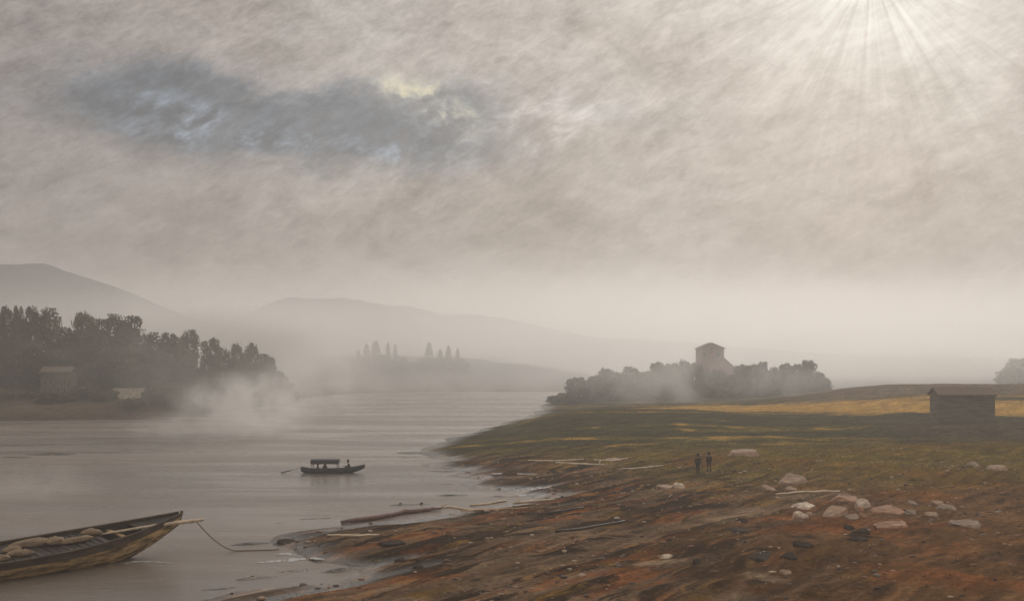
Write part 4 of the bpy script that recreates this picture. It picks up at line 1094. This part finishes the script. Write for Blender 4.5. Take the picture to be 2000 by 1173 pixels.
# ------------------------------------------------------------------ grass, pebbles, foam and pale ripples
def scatter(n, seed, xr, yr, accept):
    rg = np.random.default_rng(seed); x = rg.uniform(*xr, n); y = np.sqrt(rg.uniform(yr[0] ** 2, yr[1] ** 2, n))
    z = height(x, y); dr = sdist(x, y, NEAR)
    fr = (np.abs(x / y) < 0.44)
    k = accept(x, y, z, dr, rg) & fr
    return x[k], y[k], z[k], dr[k], rg
def build_grass():
    def acc(x, y, z, dr, rg):
        n3 = fbm(x / 9, y / 9, 121, 4); n5 = fbm(x / 2.2, y / 2.2, 141, 4)
        dens = 0.10 * sstep(dr, 8, 20) + 0.9 * sstep(y + 22 * n3, 84, 116) * sstep(dr, 5, 16)
        dens = dens + 0.35 * sstep(n3, 0.05, 0.25) * sstep(dr, 9, 16)
        return (rg.uniform(0, 1, len(x)) < dens * sstep(n5, -0.28, 0.1) * (1 - 0.9 * sstep(y, 120, 165))) & (z > 0.35)
    x, y, z, dr, rg = scatter(190000, 5, (-8, 110), (50, 250), acc)
    n = len(x); B = 4
    hgt = rg.uniform(0.06, 0.2, n); wd = hgt * rg.uniform(0.10, 0.2, n)
    c, _ = soil(x, y, z); c = c * 1.0
    dry = rg.uniform(0, 1, n) < 0.12; c[dry] = c[dry] * 0.6 + np.array([0.26, 0.2, 0.08]) * 0.4
    V = []; T = []
    for b in range(B):
        a = rg.uniform(0, 6.283, n); r0 = rg.uniform(0, 0.10, n); lean = rg.uniform(0.15, 0.9, n) * hgt
        bx_, by_ = x + r0 * np.cos(a), y + r0 * np.sin(a); px, py = -np.sin(a) * wd, np.cos(a) * wd
        h = hgt * rg.uniform(0.6, 1.2, n)
        V.append(np.stack([np.stack([bx_ - px, by_ - py, z - 0.03], 1), np.stack([bx_ + px, by_ + py, z - 0.03], 1), np.stack([bx_ + lean * np.cos(a), by_ + lean * np.sin(a), z + h], 1)], 1))
        T.append(np.repeat(c * rg.uniform(0.7, 1.35, n)[:, None] * 2, 3, 0))
    V = np.concatenate(V).reshape(-1, 3); T = np.concatenate(T)
    me = mesh_np('grass', V, np.arange(len(V)).reshape(-1, 3)); vcol(me, 'tint', T)
    tag(obj('grass', me, M['grass']), 'short olive and straw coloured grass on the right bank', 'grass', kind='stuff')
build_grass()
def build_pebbles():
    def acc(x, y, z, dr, rg):
        n = fbm(x / 4, y / 3, 161, 4)
        return (rg.uniform(0, 1, len(x)) < (0.18 + 0.9 * sstep(n, 0.02, 0.25)) * (1 - 0.85 * sstep(y, 100, 118))) & (z > 0.05)
    x, y, z, dr, rg = scatter(26000, 8, (-16, 52), (50, 125), acc)
    n = len(x); bm = bmesh.new(); bmesh.ops.create_icosphere(bm, subdivisions=1, radius=1.0)
    bv = np.array([v.co[:] for v in bm.verts]); bf = np.array([[v.index for v in f.verts] for f in bm.faces]); bm.free()
    s = 0.025 + 0.14 * rg.uniform(0, 1, n) ** 5
    V = bv[None] * (1 + 0.25 * rg.uniform(-1, 1, (n, len(bv), 1))) * (s[:, None] * np.stack([rg.uniform(0.8, 1.7, n), rg.uniform(0.7, 1.3, n), rg.uniform(0.35, 0.75, n)], 1))[:, None, :]
    V = V + np.stack([x, y, z + s * 0.15], 1)[:, None, :]
    Fc = (bf[None] + (np.arange(n) * len(bv))[:, None, None]).reshape(-1, 3)
    me = mesh_np('pebbles', V.reshape(-1, 3), Fc)
    pal = np.array([[0.5, 0.36, 0.25], [0.30, 0.17, 0.11], [0.2, 0.16, 0.13], [0.65, 0.56, 0.45], [0.08, 0.06, 0.05]])
    vcol(me, 'tint', np.repeat(pal[rg.choice(5, n, p=[.3, .28, .2, .06, .16])] * rg.uniform(0.7, 1.2, (n, 1)) * 1.6, len(bv), 0))
    tag(obj('pebbles', me, M['pebble']), 'small stones strewn over the brown shore', 'pebbles', kind='stuff')
build_pebbles()
def pale_line(pts, wpx, label, z=0.012):
    """a pale line on the water, a thin ragged sheet"""
    rn = random.Random(int(pts[0][0] * 7)); V = []; Fq = []
    Q = []
    for i in range(len(pts) - 1):
        for t in np.linspace(0, 1, 8, endpoint=False): Q.append((pts[i][0] + (pts[i + 1][0] - pts[i][0]) * t, pts[i][1] + (pts[i + 1][1] - pts[i][1]) * t))
    Q.append(pts[-1]); n = len(Q)
    for i, (px, py) in enumerate(Q):
        w = wpx * (0.15 + math.sin(math.pi * i / (n - 1)) ** 0.7) * rn.uniform(0.4, 1.3) * 0.5
        zz = max(z, Hs(*P(px, py)) + 0.01)
        a, b = P(px, py - w, zz), P(px, py + w, zz); m_ = P(px, py, zz)
        V += [(a[0], a[1], zz), (m_[0], m_[1], zz + 0.03), (b[0], b[1], zz)]
    for i in range(n - 1):
        if rn.random() < 0.08: continue
        Fq += [(3 * i, 3 * i + 3, 3 * i + 4, 3 * i + 1), (3 * i + 1, 3 * i + 4, 3 * i + 5, 3 * i + 2)]
    tag(obj('foam', mesh_py('foam', V, Fq, True), M['foam']), label, 'foam', 'foam on the ripples', 'stuff')
pale_line([(243, 1100), (262, 1096), (300, 1096), (337, 1100)], 2.2, 'white ripple below the barge bow')  # pale raised strip along the ripple
pale_line([(540, 1082), (560, 1080), (578, 1084)], 4.0, 'white foam on the mud tip')
pale_line([(500, 1098), (540, 1095), (576, 1092), (610, 1089), (634, 1091)], 5.0, 'long white foam edge in the small inlet')
pale_line([(930, 925), (985, 924), (1050, 925)], 1.5, 'bluish ripple in the bay')
pale_line([(670, 921), (690, 920), (706, 916)], 1.5, 'white ripple at the covered boat bow')
